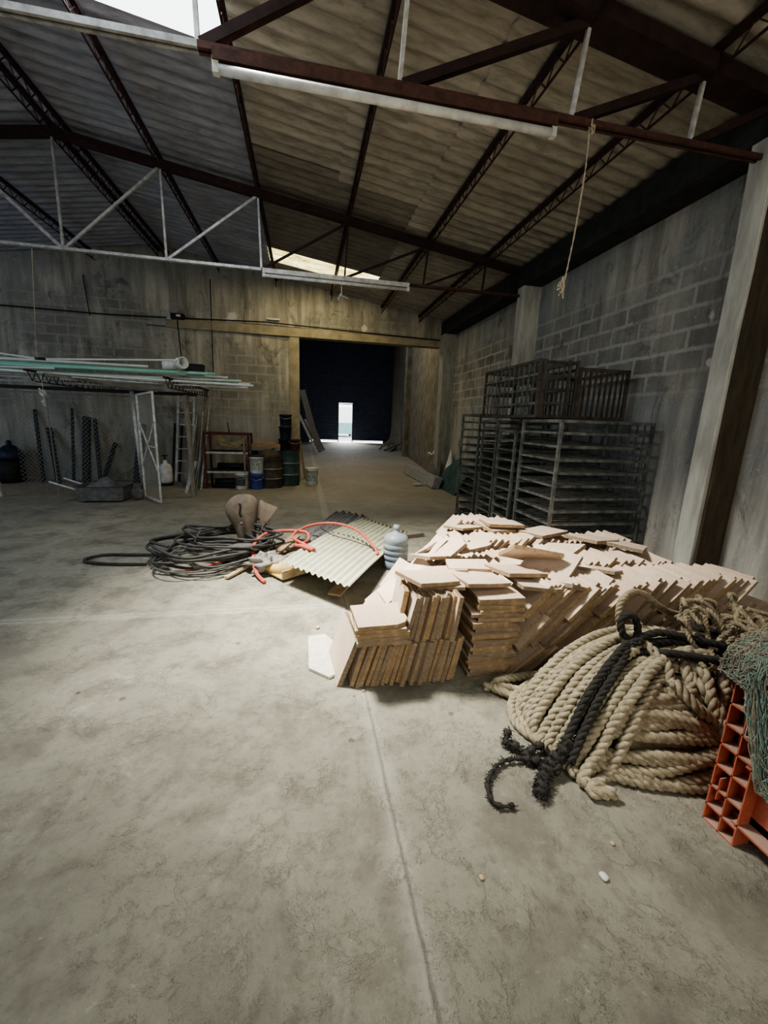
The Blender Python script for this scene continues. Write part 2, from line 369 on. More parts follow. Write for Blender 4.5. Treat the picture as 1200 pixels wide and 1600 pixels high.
# ------------------------------------------------------------------ room shell
fl = MB(); fl.bb((XL-.2, YF-.2, -.12), (7.5, 30.2, 0)); struct('floor', fl, M['floor'])
struct('wall_right', MB().bb((XR, YF, 0), (XR+.2, 10.7, 4.35)), M['wall_r'])
wb = MB(); wb.bb((XL, YB, 0), (-.1, YB+.2, 5.3)); wb.bb((-.1, YB, 3.62), (XR, YB+.2, 5.3)); wb.bb((-.5, YB, 5.2), (XR+.2, YB+.2, 7.4)); struct('wall_back', wb, M['wall_b'])
struct('wall_left', MB().bb((XL-.2, YF, 0), (XL, YB+.2, 4.35)), M['wall_d'])
struct('wall_front', MB().bb((XL, YF-.2, 0), (XR+.2, YF, 5.3)), M['wall_b'])
struct('trim_1', MB().bb((-3.0, YB-.05, 3.44), (3.4, YB+.22, 3.63)), M['lintel'])          # lintel beam
struct('trim_2', MB().bb((3.4, YF, 3.72), (XR+.02, YB+.2, 4.02)), M['beam_dk'])       # eaves beam
def pillar(n, y0, y1, mat, x0=3.4):
    mb = MB(); zs = [0, .5, 1.0, 1.6, 2.2, 2.8, 3.72]
    vs = []; 
    for z in zs:
        j = [R.uniform(-.008, .008) for _ in range(4)]
        vs += [(x0+j[0], y0+j[1], z), (XR+.02, y0+j[2]*.5, z), (XR+.02, y1, z), (x0+j[0], y1+j[3], z)]
    fs = [(k*4+i, k*4+(i+1) % 4, k*4+4+(i+1) % 4, k*4+4+i) for k in range(len(zs)-1) for i in range(4)]
    mb.add(vs, fs + [(3,2,1,0)]); o = struct(n, mb, mat)
    bv = o.modifiers.new('b', 'BEVEL'); bv.width = .008; bv.segments = 2; bv.limit_method = 'ANGLE'
pillar('trim_3', 2.89, 3.07, M['concrete_lt']); pillar('trim_4', 6.45, 6.65, M['concrete_lt']); pillar('trim_5', 10.2, 10.5, M['concrete'])
struct('trim_6', MB().bb((-.34, YB-.03, 0), (-.1, YB+.2, 3.44)), M['lintel'])         # door jamb column

struct('trim_8', MB().bb((3.43, 2.86, 0), (3.69, 2.885, 3.72)), M['pillar_shade'])  # thin dark plate added to deepen the shade on the pillar's near face
# corrugated roof sheets: corrugations run down the slope (along X)
def roof(name, x0, x1, y0, y1, mat, dz=0, nx=2):
    ny = max(4, int((y1-y0)/.177*8)); mb = MB()
    def f(u, v):
        x = x0+(x1-x0)*u; y = y0+(y1-y0)*v
        return (x, y, roofline(x)+.14+dz+.02*math.sin(2*PI*y/.177))
    mb.sheet(f, nx, ny); return struct(name, mb, mat)
roof('ceiling', 1.5, 3.95, YF-.1, 10.7, M['roof'])
roof('ceiling.001', .45, 1.58, YF-.1, 6.05, M['roof'], .02); roof('ceiling.002', -.66, 1.58, 5.85, 8.85, M['roof2'], .025)
roof('ceiling.003', -.60, .5, YF-.1, 6.05, M['roof'], .035)
roof('ceiling.004', -.66, 1.58, 9.55, 10.7, M['roof'], .02)
roof('ceiling.005', XRIDGE, -.6, 4.64, 10.7, M['roofblue'], .045); roof('ceiling.006', XRIDGE, -.6, YF-.1, 2.2, M['roofblue'], .045)
roof('ceiling.007', XRIDGE, -1.85, 2.15, 4.7, M['roofblue'], .045)
roof('ceiling.008', XL-.2, XRIDGE, YF-.1, 10.7, M['roofblue'], .045, 3)
sk = roof('window_1', -.66, 1.58, 8.78, 9.57, M['sky2'], .03)

# passage beyond the back wall
struct('wall_passage_left', MB().bb((-.5, 10.7, 0), (-.3, 30, 7.4)), M['passwall'])
pw = MB(); pw.add([(3.72,10.7,0),(4.75,18.6,0),(4.75,18.6,7.4),(3.72,10.7,7.4)], [(0,1,2,3)])
pw.bb((4.55,18.6,0),(5.0,19.0,7.4)); pw.add([(5.0,19.0,0),(6.25,30,0),(6.25,30,7.4),(5.0,19,7.4)], [(0,1,2,3)])
struct('wall_passage_right', pw, M['passwall'])
struct('ceiling.009', MB().bb((-.5, 10.7, 7.3), (7.5, 30.2, 7.5)), M['plaster'])
# roller shutter with an open wicket door
sh = MB()
def slats(x0, x1, z0, z1):
    n = max(1, int((z1-z0)/.13))
    for k in range(n):
        a = z0+(z1-z0)*k/n; e = z0+(z1-z0)*(k+1)/n
        sh.add([(x0,30.0,a),(x1,30.0,a),(x1,29.95,a+.02),(x0,29.95,a+.02),(x1,29.95,e-.03),(x0,29.95,e-.03),(x1,30,e),(x0,30,e)], [(0,1,2,3),(3,2,4,5),(5,4,6,7)])
sh.bb((-.5,30.0,.17),(2.42,30.03,7.4)); sh.bb((3.42,30.0,.17),(6.4,30.03,7.4)); sh.bb((2.40,30.0,2.78),(3.44,30.03,7.4))
slats(-.5, 2.42, .17, 7.4); slats(3.42, 6.4, .17, 7.4); slats(2.42, 3.42, 2.78, 7.4); sh.bb((6.2, 29.95, 0), (7.6, 30.05, 7.4)); sh.bb((5.7,29.9,0),(6.4,30,.2)); sh.bb((-.5,29.9,0),(.4,30,.2))
struct('door_1', sh, M['shutter'])
wf = MB()
for a, e in (((2.38,29.9,.0),(2.44,30.02,2.82)), ((3.40,29.9,0),(3.46,30.02,2.82)), ((2.38,29.9,2.68),(3.46,30.02,2.74))): wf.bb(a, e)
struct('trim_7', wf, M['shutter'])
struct('floor.001', MB().bb((-14, 30.2, -.1), (20, 60, -.01)), M['outground'])
struct('wall_outside', MB().bb((-14, 52, 0), (20, 52.3, 3.2)), M['outwall'])
car = thing('car', 'pale green car outside beyond the far open wicket door', 'car', (3.9, 42, 0))
cb_ = MB(); cb_.add([(x*.9+0, y, z) for y in (-2, 2) for x, z in ((-.9,.3),(.9,.3),(.95,.85),(.7,1.35),(-.7,1.35),(-.95,.85))], [(0,1,2,3,4,5),(11,10,9,8,7,6)]+[(i,(i+1) % 6+0,(i+1) % 6+6,i+6) for i in range(6)])
cb_.build('body', M['carcol'], car)
for x in (-.8, .8):
    for y in (-1.3, 1.3): MB().lathe([(0,-.1),(.31,-.1),(.31,.1),(0,.1)], (x, y, .31), 16, axis=(1,0,0)).build('wheel', M['hose_k'], car)

# ------------------------------------------------------------------ roof trusses
NB = [-3.06, -1.82, -.58, .60, 1.80, 2.76]; NT = [-3.04, -1.82, -.6, .65, 1.86, 2.8, 3.41]
def truss(y, label, zc, mu, ml, mv):
    t = thing('roof_truss', label, 'roof truss', (0, y, 0))
    W_ = .09 if y > 5 else .20
    up = MB(); up.bar((XRIDGE,0,roofline(XRIDGE)), (3.5,0,roofline(3.5)), W_, .10); up.bar((XRIDGE,0,roofline(XRIDGE)), (-9.5,0,roofline(-9.5)), W_, .10)
    up.build('upper_chord', mu, t)
    for a_, b_, m_ in ((3.55, -.58, M['rust2']), (-.58, -9.5, ml)):  # left part paler: light falling there is put into the steel colour
        lo = MB(); lo.bar((a_,-.02,zc), (b_,-.02,zc), .02, .035); lo.bar((a_,.02,zc), (b_,.02,zc), .02, .035); lo.bar((a_,0,zc+.015), (b_,0,zc+.015), .05, .008)
        lo.build('lower_chord', m_, t)
    def both(f):
        f(1); f(-1)
    for i, x in enumerate(NB):
        for sg in (1, -1):
            if sg == -1 and i == 0: continue
            X = lambda q: q if sg == 1 else 2*XRIDGE-q
            MB().bar((X(x),0,zc+.01), (X(NT[i]),0,roofline(NT[i])), .028, .025).build('web_post', M['rust'] if x > .3 and y > 5 else mv, t)  # far truss: pale left bars and rusty right ones carry the same painted light
            MB().bar((X(x)+.02,0,zc+.01), (X(NT[i+1]),0,roofline(NT[i+1])-.02), .03 if y > 5 else .05, .03 if y > 5 else .055).build('web_diagonal', mv if y > 5 and (x < -.6 or sg < 0) else M['rust'], t)
    MB().bar((NB[0],0,zc), (2*XRIDGE-NT[1],0,roofline(NT[1])), .04, .04).build('web_diagonal', mv, t)
    return t
truss(6.6, 'long steel roof truss crossing the hall in front of the back wall', 3.60, M['rust'], M['galv'], M['galv'])
t1 = truss(3.0, 'rusty steel roof truss overhead, nearest one, with the long lamp tube below it', 3.60, M['rust'], M['galv'], M['rodlight'])
PL = {-3.04: 'dark open-web purlin running along the roof ridge', -2.86: 'second dark open-web purlin, just right of the ridge purlin', -1.82: 'open-web purlin first down the slope from the ridge, left of the big skylight',
      -.6: 'open-web purlin along the right edge of the big bright skylight', .65: 'thin dark purlin over the doorway, between the skylight and the step in the roof sheets', 1.86: 'rusty open-web purlin second up from the eaves beam',
      2.8: 'rusty open-web purlin nearest the dark eaves beam', -4.3: 'open-web purlin on the far side of the ridge, left edge of the roof'}
pproto = None
for x, lb in PL.items():
    if pproto is None:
        p = thing('purlin', lb, 'purlin'); a = MB(); a.bar((0,YF,.055), (0,YB,.055), .05, .04); a.build('top_bar', M['rust'], p)
        z = MB(); n = 62
        for k in range(n):
            y0 = YF+(YB-YF)*k/n; y1 = YF+(YB-YF)*(k+1)/n
            z.bar((0,y0,.04), (0,(y0+y1)/2,-.08), .009); z.bar((0,(y0+y1)/2,-.08), (0,y1,.04), .009)
        z.build('zigzag_rod', M['rust2'], p); MB().bar((0,YF,-.08), (0,YB,-.08), .014).build('bottom_rod', M['rust'], p)
        pproto = p
    else: p = copy_tree(pproto); p['label'] = lb
    p.location = (x, 0, roofline(x)+.03)

def lamp(label, x0, x1, y, z, r):
    t = thing('fluorescent_lamp', label, 'lamp', (0, y, z))
    MB().bb((x0, -.03, .03), (x1, .03, .088)).build('housing', M['rust2'] if y < 5 else M['rodlight'], t)
    MB().tube([(x0+.03,0,0), (x1-.03,0,0)], r, 12).build('tube', M['white'], t)
    for x in (x0+.015, x1-.015): MB().bb((x-.018, -.02, -r), (x+.018, .02, .05)).build('end_cap', M['white'], t)
lamp('long unlit white lamp tube fixed under the nearest roof truss', -.50, 1.68, 2.98, 3.50, .026)
lamp('thin unlit white lamp tube under the far truss, below the yellow skylight', -.56, 1.57, 6.55, 3.515, .022)

# cords
def hang(name, label, pts, r, mat, knots=()):
    t = thing(name, label, 'rope', pts[0]); b0 = V(pts[0]); mb = MB(); path = smooth([V(p)-b0 for p in pts], .05)
    twisted(mb, path, r, r*6, 5); mb.build('cord', mat, t)
    for (p, rr, nm) in knots:
        k = MB(); c = V(p)-b0
        for q in range(5):
            k.tube(smooth([c+V((R.gauss(0,rr), R.gauss(0,rr), R.gauss(0,rr*1.6))) for _ in range(5)], .01), rr*.35, 5)
        k.build(nm, mat, t)
    return t
hang('hanging_cord', 'thin cord hanging from the nearest truss beside the right wall, knotted end', [(1.95,3.0,3.62), (1.955,3.0,3.3), (1.93,3.0,2.9), (1.89,3.0,2.56)], .007, M['cord'], [((1.89,3.0,2.57), .016, 'knot'), ((1.95,3,3.6), .02, 'knot')])
hang('hanging_cord', 'pale cord dropping from the far truss to the stored pipes', [(-3.42,6.6,3.6), (-3.9,7.3,2.5), (-3.97,7.42,2.28)], .006, M['cord'])
hang('hanging_cord', 'short string under the pipe rack with a knotted pale rag', [(-4.0,7.5,2.12), (-4.0,7.5,1.85), (-4.01,7.5,1.6)], .004, M['rodlight'], [((-4.0,7.5,1.78), .028, 'rag'), ((-4.01,7.5,1.66), .016, 'rag')])

# wall cables and box
def cable(label, pts, r=.011, mat='dark'):
    return tag(MB().tube([V(p) for p in pts], r, 6).build('wall_cable', M[mat]), label, 'cable')
cable('black cable running along the back wall above the doorway lintel', [(-6.3,10.43,3.62), (-4.2,10.43,3.60), (-2.7,10.43,3.64), (-.9,10.43,3.70), (1.5,10.43,3.64), (3.35,10.43,3.60)], .014)
cable('second thinner black cable on the back wall, lower, ending at the door jamb', [(-3.4,10.47,3.46), (-1.6,10.47,3.44), (-.3,10.43,3.42)], .008)
cable('dark conduit dropping from the switch box to the pipe rack', [(-2.75,10.45,3.6), (-2.70,10.45,2.4)], .012)
cable('dark vertical conduit on the back wall right of the switch box', [(-2.02,10.46,4.5), (-2.06,10.46,2.2)], .012)
cable('faint vertical cable high on the dark left part of the back wall', [(-4.55,10.47,4.35), (-4.5,10.47,3.55)], .010)
bx = thing('switch_box', 'small black switch box with pale cover on the back wall', 'switch box', (-2.76, 10.40, 3.66))
MB().bb((-.10,-.06,-.05),(.16,.10,.06)).build('box', M['dark'], bx); MB().bb((.02,-.075,-.01),(.11,-.06,.035)).build('cover', M['white'], bx); MB().bb((-.2,.0,-.07),(-.1,.09,.06)).build('side_plate', M['galv'], bx)
tag(MB().bb((-.82,10.44,3.765),(-.54,10.5,3.80)).build('wall_bracket', M['rodlight']), 'small pale strip fixed on the back wall above left of the doorway', 'bracket')
wh = MB(); wh.bar((.55,6.6,3.59), (.56,6.6,3.35), .012); wh.bar((.56,6.6,3.36), (.66,6.6,3.33), .012); wh.bar((.5,6.6,3.3), (.56,6.6,3.4), .015); tag(wh.build('wire_hook', M['rodlight']), 'small bent wire hook dangling under the far lamp tube', 'hook')

# ------------------------------------------------------------------ pipe rack and cage at the left
rk = thing('pipe_rack', 'overhead lattice steel rack carrying the stored pipes over the cage', 'rack', (0,0,0))
for x in (-4.15, -2.2):
    jb = MB(); jb.bar((x,7.4,2.13), (x,10.49,2.13), .05, .03); jb.bar((x,7.6,1.98), (x,10.49,1.98), .016)
    for k in range(14):
        y0 = 7.45+k*.215; jb.bar((x,y0,2.12), (x,y0+.1,1.98), .010); jb.bar((x,y0+.1,1.98), (x,y0+.2,2.12), .010)
    jb.build('lattice_joist', M['rust'], rk)
MB().bar((-7.5,8.37,1.92), (-1.95,8.37,1.92), .05, .06).build('front_beam', M['dark'], rk)
MB().bar((-7.5,8.2,2.02), (-1.9,8.6,2.02), .04, .03).build('cross_bar', M['galv'], rk)
MB().bar((-4.0,7.6,2.10), (-2.6,8.3,1.95), .05, .04).build('cross_bar', M['greywood'], rk)
pipes = [ # x0,y0,z0,x1,y1,z1,r,mat
 (-7.4,7.75,2.28,-1.55,8.00,2.275,.024,'pipe_g','long green pipe, rearmost on top of the pipe rack'),
 (-7.4,7.60,2.22,-1.62,7.80,2.255,.024,'pipe_g','long green pipe, front one of the upper green pair on the rack'),
 (-7.2,7.85,2.18,-1.18,8.20,2.175,.026,'pipe_g','green pipe lying under the others with its end past the rack'),
 (-7.4,8.05,2.33,-1.38,8.30,2.25,.02,'pipe_w','white pipe at the back of the pipe bundle'),
 (-7.4,7.70,2.33,-2.6,7.92,2.33,.022,'pipe_w','pale pipe lying over the green pipes at the left edge'),
 (-6.8,7.95,2.13,-1.12,8.12,2.19,.018,'pipe_w','white pipe with a short end beside the green pipe ends'),
 (-6.5,7.50,2.16,-.88,7.86,2.10,.019,'pipe_w','white pipe sticking out farthest and drooping to the right'),
 (-6.9,8.10,2.17,-1.00,8.40,2.16,.024,'pipe_w','white pipe second longest at the right end of the bundle'),
 (-7.2,7.45,2.08,-1.25,8.28,2.12,.016,'galv','dull grey pipe lowest in the bundle'),
 (-7.3,7.52,2.13,-3.9,7.70,2.20,.018,'pipe_w','short pale pipe at the far left underside of the bundle'),
 (-7.4,8.25,2.10,-1.05,8.36,2.09,.02,'pipe_w','white pipe low at the back of the rack, blunt end'),
 (-3.6,7.55,2.07,-1.75,8.0,2.06,.014,'galv','thin grey rod under the pipe rack above the gate')]
for p in pipes:
    a = V(p[0:3]); b = V(p[3:6]); mid = (a+b)/2 - V((0,0,.012))
    mb = MB(); mb.tube([a, mid, b], p[6], 10, cap=False); mb.tube([a, mid, b], p[6]*.8, 10, cap=True)
    tag(mb.build('pipe', M[p[7]]), p[8], 'pipe', 'pipes stored on the overhead rack')
ip = thing('thin_pipe', 'thin white pipe with a coupling, raised above the stored pipes', 'pipe')
MB().tube([(-5.5,7.2,2.42), (-4.6,7.4,2.36), (-3.93,7.42,2.30), (-2.05,7.45,2.405)], .014, 8).build('tube', M['pipe_w'], ip)
MB().tube([(-4.0,7.42,2.306), (-3.86,7.42,2.304)], .022, 10).build('coupling', M['dark'], ip); MB().tube([(-2.05,7.45,2.40),(-2.02,7.45,2.40),(-2.0,7.45,2.44)], .019, 8).build('elbow', M['pipe_w'], ip)
el = thing('pipe_elbow', 'fat white pipe fitting with open end on top of the pipes', 'pipe fitting', (-2.05, 7.72, 2.385))
MB().lathe([(.075,-.22),(.075,.0),(.095,.02),(.095,.12),(.08,.12),(.08,.0),(.06,-.22)], (0,0,0), 24, axis=(.75,-.62,.1)).build('socket', M['white'], el)
MB().lathe([(.06,-.1),(.075,-.1),(.075,.1),(.06,.1),(.06,-.1)], (-.17,.06,-.02), 20, axis=(1,.1,0)).build('branch', M['white'], el)
db = thing('toolbox', 'dark box on top of the pipe rack beside the white pipe fitting', 'box', (-1.92, 8.2, 2.35))
MB().box((0,0,.0), (.30,.2,.13)).build('body', M['dark'], db); MB().box((0,0,.075), (.31,.21,.025)).build('lid', M['dark'], db); MB().tube(smooth([(-.06,0,.085),(-.05,0,.12),(.05,0,.12),(.06,0,.085)], .02), .006, 6).build('handle', M['galv'], db)

def chain(mb, p, u, w, h, pitch=.065, r=.0024):
    """chain link in the plane p + u*s + z*t"""
    p = V(p); u = V(u).normalized(); n = int((w+h)/pitch)
    for k in range(1, n):
        c = k*pitch
        for sgn in (0, 1):
            s0, t0 = (c, 0) if c <= w else (w, c-w); s1, t1 = (0, c) if c <= h else (c-h, h)
            if sgn: s0, s1 = w-s0, w-s1
            mb.bar(p+u*s0+V((0,0,t0)), p+u*s1+V((0,0,t1)), r*2, r*2)
fn = thing('chain_link_fence', 'chain link fence closing the dark cage left of the gate', 'fence', (-4.95, 8.3, 0))
mb = MB(); chain(mb, (0,0,.05), (1,0,0), 1.92, 1.78, .075, .0022); mb.build('wire_mesh', M['wire'], fn)
MB().tube([(1.97,0,0),(1.93,-.03,1.93)], .034, 10).build('post', M['galv'], fn); MB().bar((.55,0,0),(.55,0,1.9),.012).build('post', M['wire'], fn)
MB().tube([(0,0,1.84),(1.95,0,1.84)], .012, 8).build('top_wire', M['wire'], fn)
gt = thing('cage_gate', 'white framed mesh gate standing ajar at the cage', 'gate', (-2.88, 8.09, 0))
gu = V((.40,-.44,0)); W = gu.length; gd = gu.normalized()
P = lambda s, z: gd*s + V((0,0,z))
fm = MB()
for a, b in (((0,.06),(0,1.86)), ((W,.02),(W,1.90)), ((0,1.86),(W,1.90)), ((0,.06),(W,.03))): fm.bar(P(*a), P(*b), .034, .034)
gfr = fm.build('frame', M['rodlight'], gt)
for a, b in (((0,1.42),(W,.55)), ((W,1.42),(0,.62)), ((W*.45,1.0),(W,.98))): MB().bar(P(*a)+V((0,-.02,0)), P(*b)+V((0,-.02,0)), .022, .022).build('brace', M['rodlight'], gt)
mb = MB(); chain(mb, (0,.012,.06), gd, W, 1.82, .055, .0018); mb.build('wire_mesh', M['meshw'], gt)
for z in (.35, 1.05, 1.65): MB().bar(P(-.05,z), P(.02,z), .025, .03).build('hinge', M['rodlight'], gfr)
def post(name, label, a, b, w, mat, cat='post', group=None):
    return tag(MB().bar(a, b, w, w*.8).build(name, M[mat]), label, cat, group)
post('wooden_post', 'upright grey wooden post holding up the rack, paint worn', (-2.10,8.32,0), (-2.15,8.37,1.9), .085, 'greywood')
post('wooden_post', 'leaning grey post at the left edge of the cage', (-5.33,8.35,0), (-5.62,8.4,.95), .10, 'galv')
# ladder
ld = thing('ladder', 'narrow ladder leaning on the back wall behind the wooden post', 'ladder', (-2.7, 9.9, 0))
for s in (-.17, .17): MB().bar((s,0,0), (s+.05,.5,1.98), .03, .05).build('rail', M['galv'], ld)
for k in range(7): MB().bar((-.17,.06+k*.066,.25+k*.27), (.18,.06+k*.066,.25+k*.27), .025).build('rung', M['galv'], ld)
# leaning sticks by the post
for k in range(13):
    x = -2.44+.022*k+R.uniform(-.02,.02); a = (x+R.uniform(-.15,.04), 9.3+R.uniform(-.25,.35), 0); h = R.uniform(1.15,1.75)
    MBk = MB().bar(a, (x+R.uniform(-.03,.02), 10.42, h), R.uniform(.02,.045), .03)
    tag(MBk.build('wooden_lath', M['greywood'] if k % 3 else M['galv']), 'grey lath leaning in the bunch between the wooden post and the red shelf', 'lath', 'laths leaning beside the red shelf')
tag(MB().bar((-2.36,8.75,0),(-2.2,9.0,.62),.07,.02).build('wooden_lath', M['rodlight']), 'short pale board leaning low behind the foot of the wooden post', 'lath')
for (x0,y0,x1,z1,w,lb) in ((-5.62,10.1,-5.78,1.55,.06,'tall dark rod leaning on the back wall, leftmost in the cage'), (-5.22,9.9,-5.55,1.15,.10,'thick dark board leaning in the cage, tilted left'), (-4.78,10.1,-4.78,1.42,.14,'dark upright board in the cage behind the mesh'),
                        (-4.5,10.1,-4.62,1.38,.07,'thin dark upright bar beside the dark board in the cage'), (-4.42,10.0,-4.25,.86,.07,'short dark bar leaning right in the cage'), (-3.75,10.1,-3.65,1.3,.16,'dark board leaning behind the gate post'),
                        (-3.0,10.1,-2.95,1.35,.05,'thin dark bar against the wall behind the gate'), (-2.86,10.1,-2.8,1.3,.05,'second thin dark bar behind the gate, nearer the ladder'), (-5.08,10.2,-5.05,1.6,.05,'faint dark bar standing in the middle of the cage')):
    post('leaning_bar', lb, (x0,y0,0), (x1,10.44,z1), w, 'dark', 'bar')
dr = thing('dark_drum', 'squat black drum against the back wall at the left edge', 'drum', (-6.25, 10.1, 0))
MB().lathe([(0,0),(.27,0),(.28,.1),(.275,.45),(.25,.47),(0,.46)], n=24).build('body', M['dark'], dr)
MB().lathe([(.285,.2),(.295,.22),(.285,.24)], n=24).build('hoop', M['dark'], dr)
dr2 = thing('dark_sack', 'limp black sack slumped on top of the squat drum', 'sack', (-6.2, 10.15, .47))
MB().lathe([(0,.32),(.1,.3),(.2,.2),(.24,.08),(.22,0),(0,0)], n=16).build('body', M['navy'], dr2); MB().lathe([(.02,.42),(.05,.38),(.04,.33),(.09,.3)], n=10).build('neck', M['navy'], dr2)
# wheelbarrow
wbw = thing('wheelbarrow', 'old grey wheelbarrow with pale handles lying low before the fence', 'wheelbarrow', (-3.5, 8.0, 0))
tr = MB(); tz = .30
def ringz(sx, sy, z, cx=0): return [V((cx+sx*a, sy*b, z)) for a, b in ((-1,-.8),(-.8,-1),(.8,-1),(1,-.8),(1,.8),(.8,1),(-.8,1),(-1,.8))]
rg = [ringz(.35,.24,.03), ringz(.38,.28,.28), ringz(.40,.30,.285), ringz(.36,.27,.275), ringz(.33,.22,.05)]
vs = [q for r_ in rg for q in r_]; fs = [(k*8+i, k*8+(i+1) % 8, k*8+8+(i+1) % 8, k*8+8+i) for k in range(4) for i in range(8)]+[tuple(range(8))[::-1], tuple(32+i for i in range(8))]
tr.add(vs, fs); tr.build('tray', M['greysheet'], wbw)
for s in (-.2, .2): MB().tube([(.3,s*.4,.1), (-.3,s,.2), (-.75,s*1.1,.36)], .018, 8).build('handle', M['rodlight'], wbw)
MB().lathe([(0,-.03),(.10,-.03),(.12,0),(.10,.03),(0,.03)], (.50,.05,.12), 20, axis=(0,1,0)).build('wheel', M['greysheet'], wbw)
for s in (-.2,.2): MB().bar((-.2,s,.1),(-.25,s,0),.025).build('leg', M['dark'], wbw)
rub = thing('rubble_sack', 'crumpled grey sack lying in the wheelbarrow tray', 'sack', (-3.5, 8.0, .1))
MB().sheet(lambda u, v: (.32*(2*u-1), .23*(2*v-1), .06+.24*max(0, 1-(2*u-1)**2)*max(0, 1-(2*v-1)**2)**.5+.03*math.sin(9*u+5*v)), 12, 10).build('body', M['greysheet'], rub)
# sprayer
sp = thing('sprayer', 'white garden sprayer bottle on a dark base behind the gate', 'sprayer', (-3.02, 9.75, 0))
MB().lathe([(0,.05),(.12,.05),(.135,.1),(.135,.38),(.1,.46),(.04,.5),(.04,.56),(0,.56)], n=20).build('tank', M['white'], sp); MB().lathe([(0,0),(.13,0),(.14,.06),(0,.06)], n=18).build('base', M['dark'], sp)
MB().tube([(0,0,.55),(0,0,.66)], .015, 8).build('pump', M['dark'], sp); MB().bar((-.06,0,.66),(.06,0,.66),.025).build('handle', M['dark'], sp)
for (x,y,sx,rz) in ((-2.75,9.7,.15,.3),(-2.62,9.55,.1,1.0)):
    tag(MB().box((x,y,.04),(sx,.1,.08),Euler((0.1,.15,rz)).to_matrix()).build('rubble_chunk', M['greysheet']), 'small grey debris lump on the floor by the white sprayer', 'rubble', 'debris lumps by the sprayer')

# ------------------------------------------------------------------ red shelf, bench, drums, buckets
rs = thing('metal_shelf', 'dark red steel shelf frame against the back wall', 'shelf', (-1.64, 9.62, 0))
for x in (-.45, .45):
    for y in (-.28, .28): MB().bar((x,y,0),(x,y,1.2),.045,.045).build('post', M['redframe'], rs)
MB().bar((.36,-.28,.1),(.36,-.28,1.12),.03,.03).build('post', M['boardwood'], rs)
for z in (.36,.78,1.18):
    s_ = MB(); s_.bar((-.45,-.28,z),(.45,-.28,z),.03,.04); s_.bar((-.45,.28,z),(.45,.28,z),.03,.04); s_.bar((-.45,-.28,z),(-.45,.28,z),.03,.04); s_.bar((.45,-.28,z),(.45,.28,z),.03,.04)
    s_.build('rail', M['galv'] if z < 1 else M['redframe'], rs)
    if z < 1: MB().bb((-.43,-.25,z+.015),(.43,.25,z+.03)).build('shelf_board', M['greydrum'], rs)
tp = tag(MB().sheet(lambda u, v: (-1.92+.62*u, 9.36+.40*v-.09*math.sin(u*PI)*(1-v), .83+.32*math.sin(PI*min(1,.15+v*.75))*(.75+.25*math.sin(6*u+1))+.02*math.sin(14*u+9*v)), 20, 14).build('canvas_sheet', M['tarp']), 'stained tan canvas heaped on the upper red shelf', 'canvas')
rod = tag(MB().bar((-1.62,9.6,1.2),(-1.65,9.62,1.42),.02).build('steel_rod', M['dark']), 'short dark rod poking up from the top of the red shelf', 'rod')
for (x0,y0,x1,y1,z,r,lb) in ((-1.95,9.5,-1.25,9.65,.12,.08,'fat dark roll on the floor under the red shelf'), (-2.0,9.4,-1.35,9.4,.05,.04,'thin dark pipe on the floor under the red shelf'), (-1.9,9.7,-1.3,9.6,.46,.07,'dark roll on the lowest red shelf')):
    tag(MB().tube([(x0,y0,z),(x1,y1,z)], r, 14).build('dark_roll', M['dark']), lb, 'roll')
wk = thing('workbench', 'low wooden workbench with pale board top behind the drums', 'workbench', (-.86, 10.12, 0))
MB().bb((-.32,-.42,.90),(.32,.3,.96)).build('top', M['boardwood'], wk); MB().bb((-.32,-.44,.82),(.32,-.41,.90)).build('front_rail', M['greywood'], wk)
for x in (-.28,.28):
    for y in (-.36,.26): MB().bar((x,y,0),(x,y,.9),.06,.06).build('leg', M['dark'], wk)
MB().bb((-.30,-.38,.60),(.30,.28,.63)).build('lower_board', M['dark'], wk)
tag(MB().box((-.9,10.0,.985),(.5,.4,.04),Euler((.02,0,.06)).to_matrix()).build('plywood_offcut', M['boardwood']), 'brown plywood offcut lying on the workbench', 'board')

def bucket(label, loc, r, h, mat, lid=None, labelmat=None, bail=True, group=None):
    t = thing('bucket', label, 'bucket', loc, group); k = r
    MB().lathe([(0,0),(k*.86,0),(k*.87,.01),(k*.97,h*.86),(k*1.03,h*.86),(k*1.03,h*.90),(k*.98,h*.90),(k,h*.97),(k*1.05,h*.97),(k*1.05,h),(k*.95,h),(k*.82,.03),(0,.03)], n=26).build('body', M[mat], t)
    if lid: MB().lathe([(0,h+.012),(k*.9,h+.012),(k*1.06,h+.006),(k*1.06,h-.02),(k*1.0,h-.02)], n=26).build('lid', M[lid], t)
    if labelmat: MB().sheet(lambda u, v: ((k*(.89+.10*(.2+.55*v))+.003)*math.cos(-2.6+1.7*u), (k*(.89+.10*(.2+.55*v))+.003)*math.sin(-2.6+1.7*u), h*(.22+.52*v)), 10, 2).build('label_patch', M[labelmat], t)
    if bail: MB().tube(smooth([(-k*1.04,0,h*.88),(-k*.8,-k*.75,h*.72),(0,-k*1.12,h*.62),(k*.8,-k*.75,h*.72),(k*1.04,0,h*.88)], .03), .004, 5).build('handle', M['galv'], t)
    return t
bucket('white plastic bucket with dark label, leftmost on the floor', (-1.35,9.32,0), .15, .37, 'white', None, 'label')
bucket('bright blue bucket on the floor, under a white lidded one', (-1.03,9.33,0), .15, .34, 'blue', 'blue')
bucket('white lidded bucket with green grey print, stacked on the blue bucket', (-1.03,9.33,.355), .155, .38, 'white', 'navy', 'labelg')
bucket('pale blue grey bucket standing alone at the doorway jamb', (.18,10.05,0), .155, .40, 'white', None, 'labelg')
bucket('dark red bucket on top of the green drum', (-.22,9.93,.83), .14, .25, 'maroon')
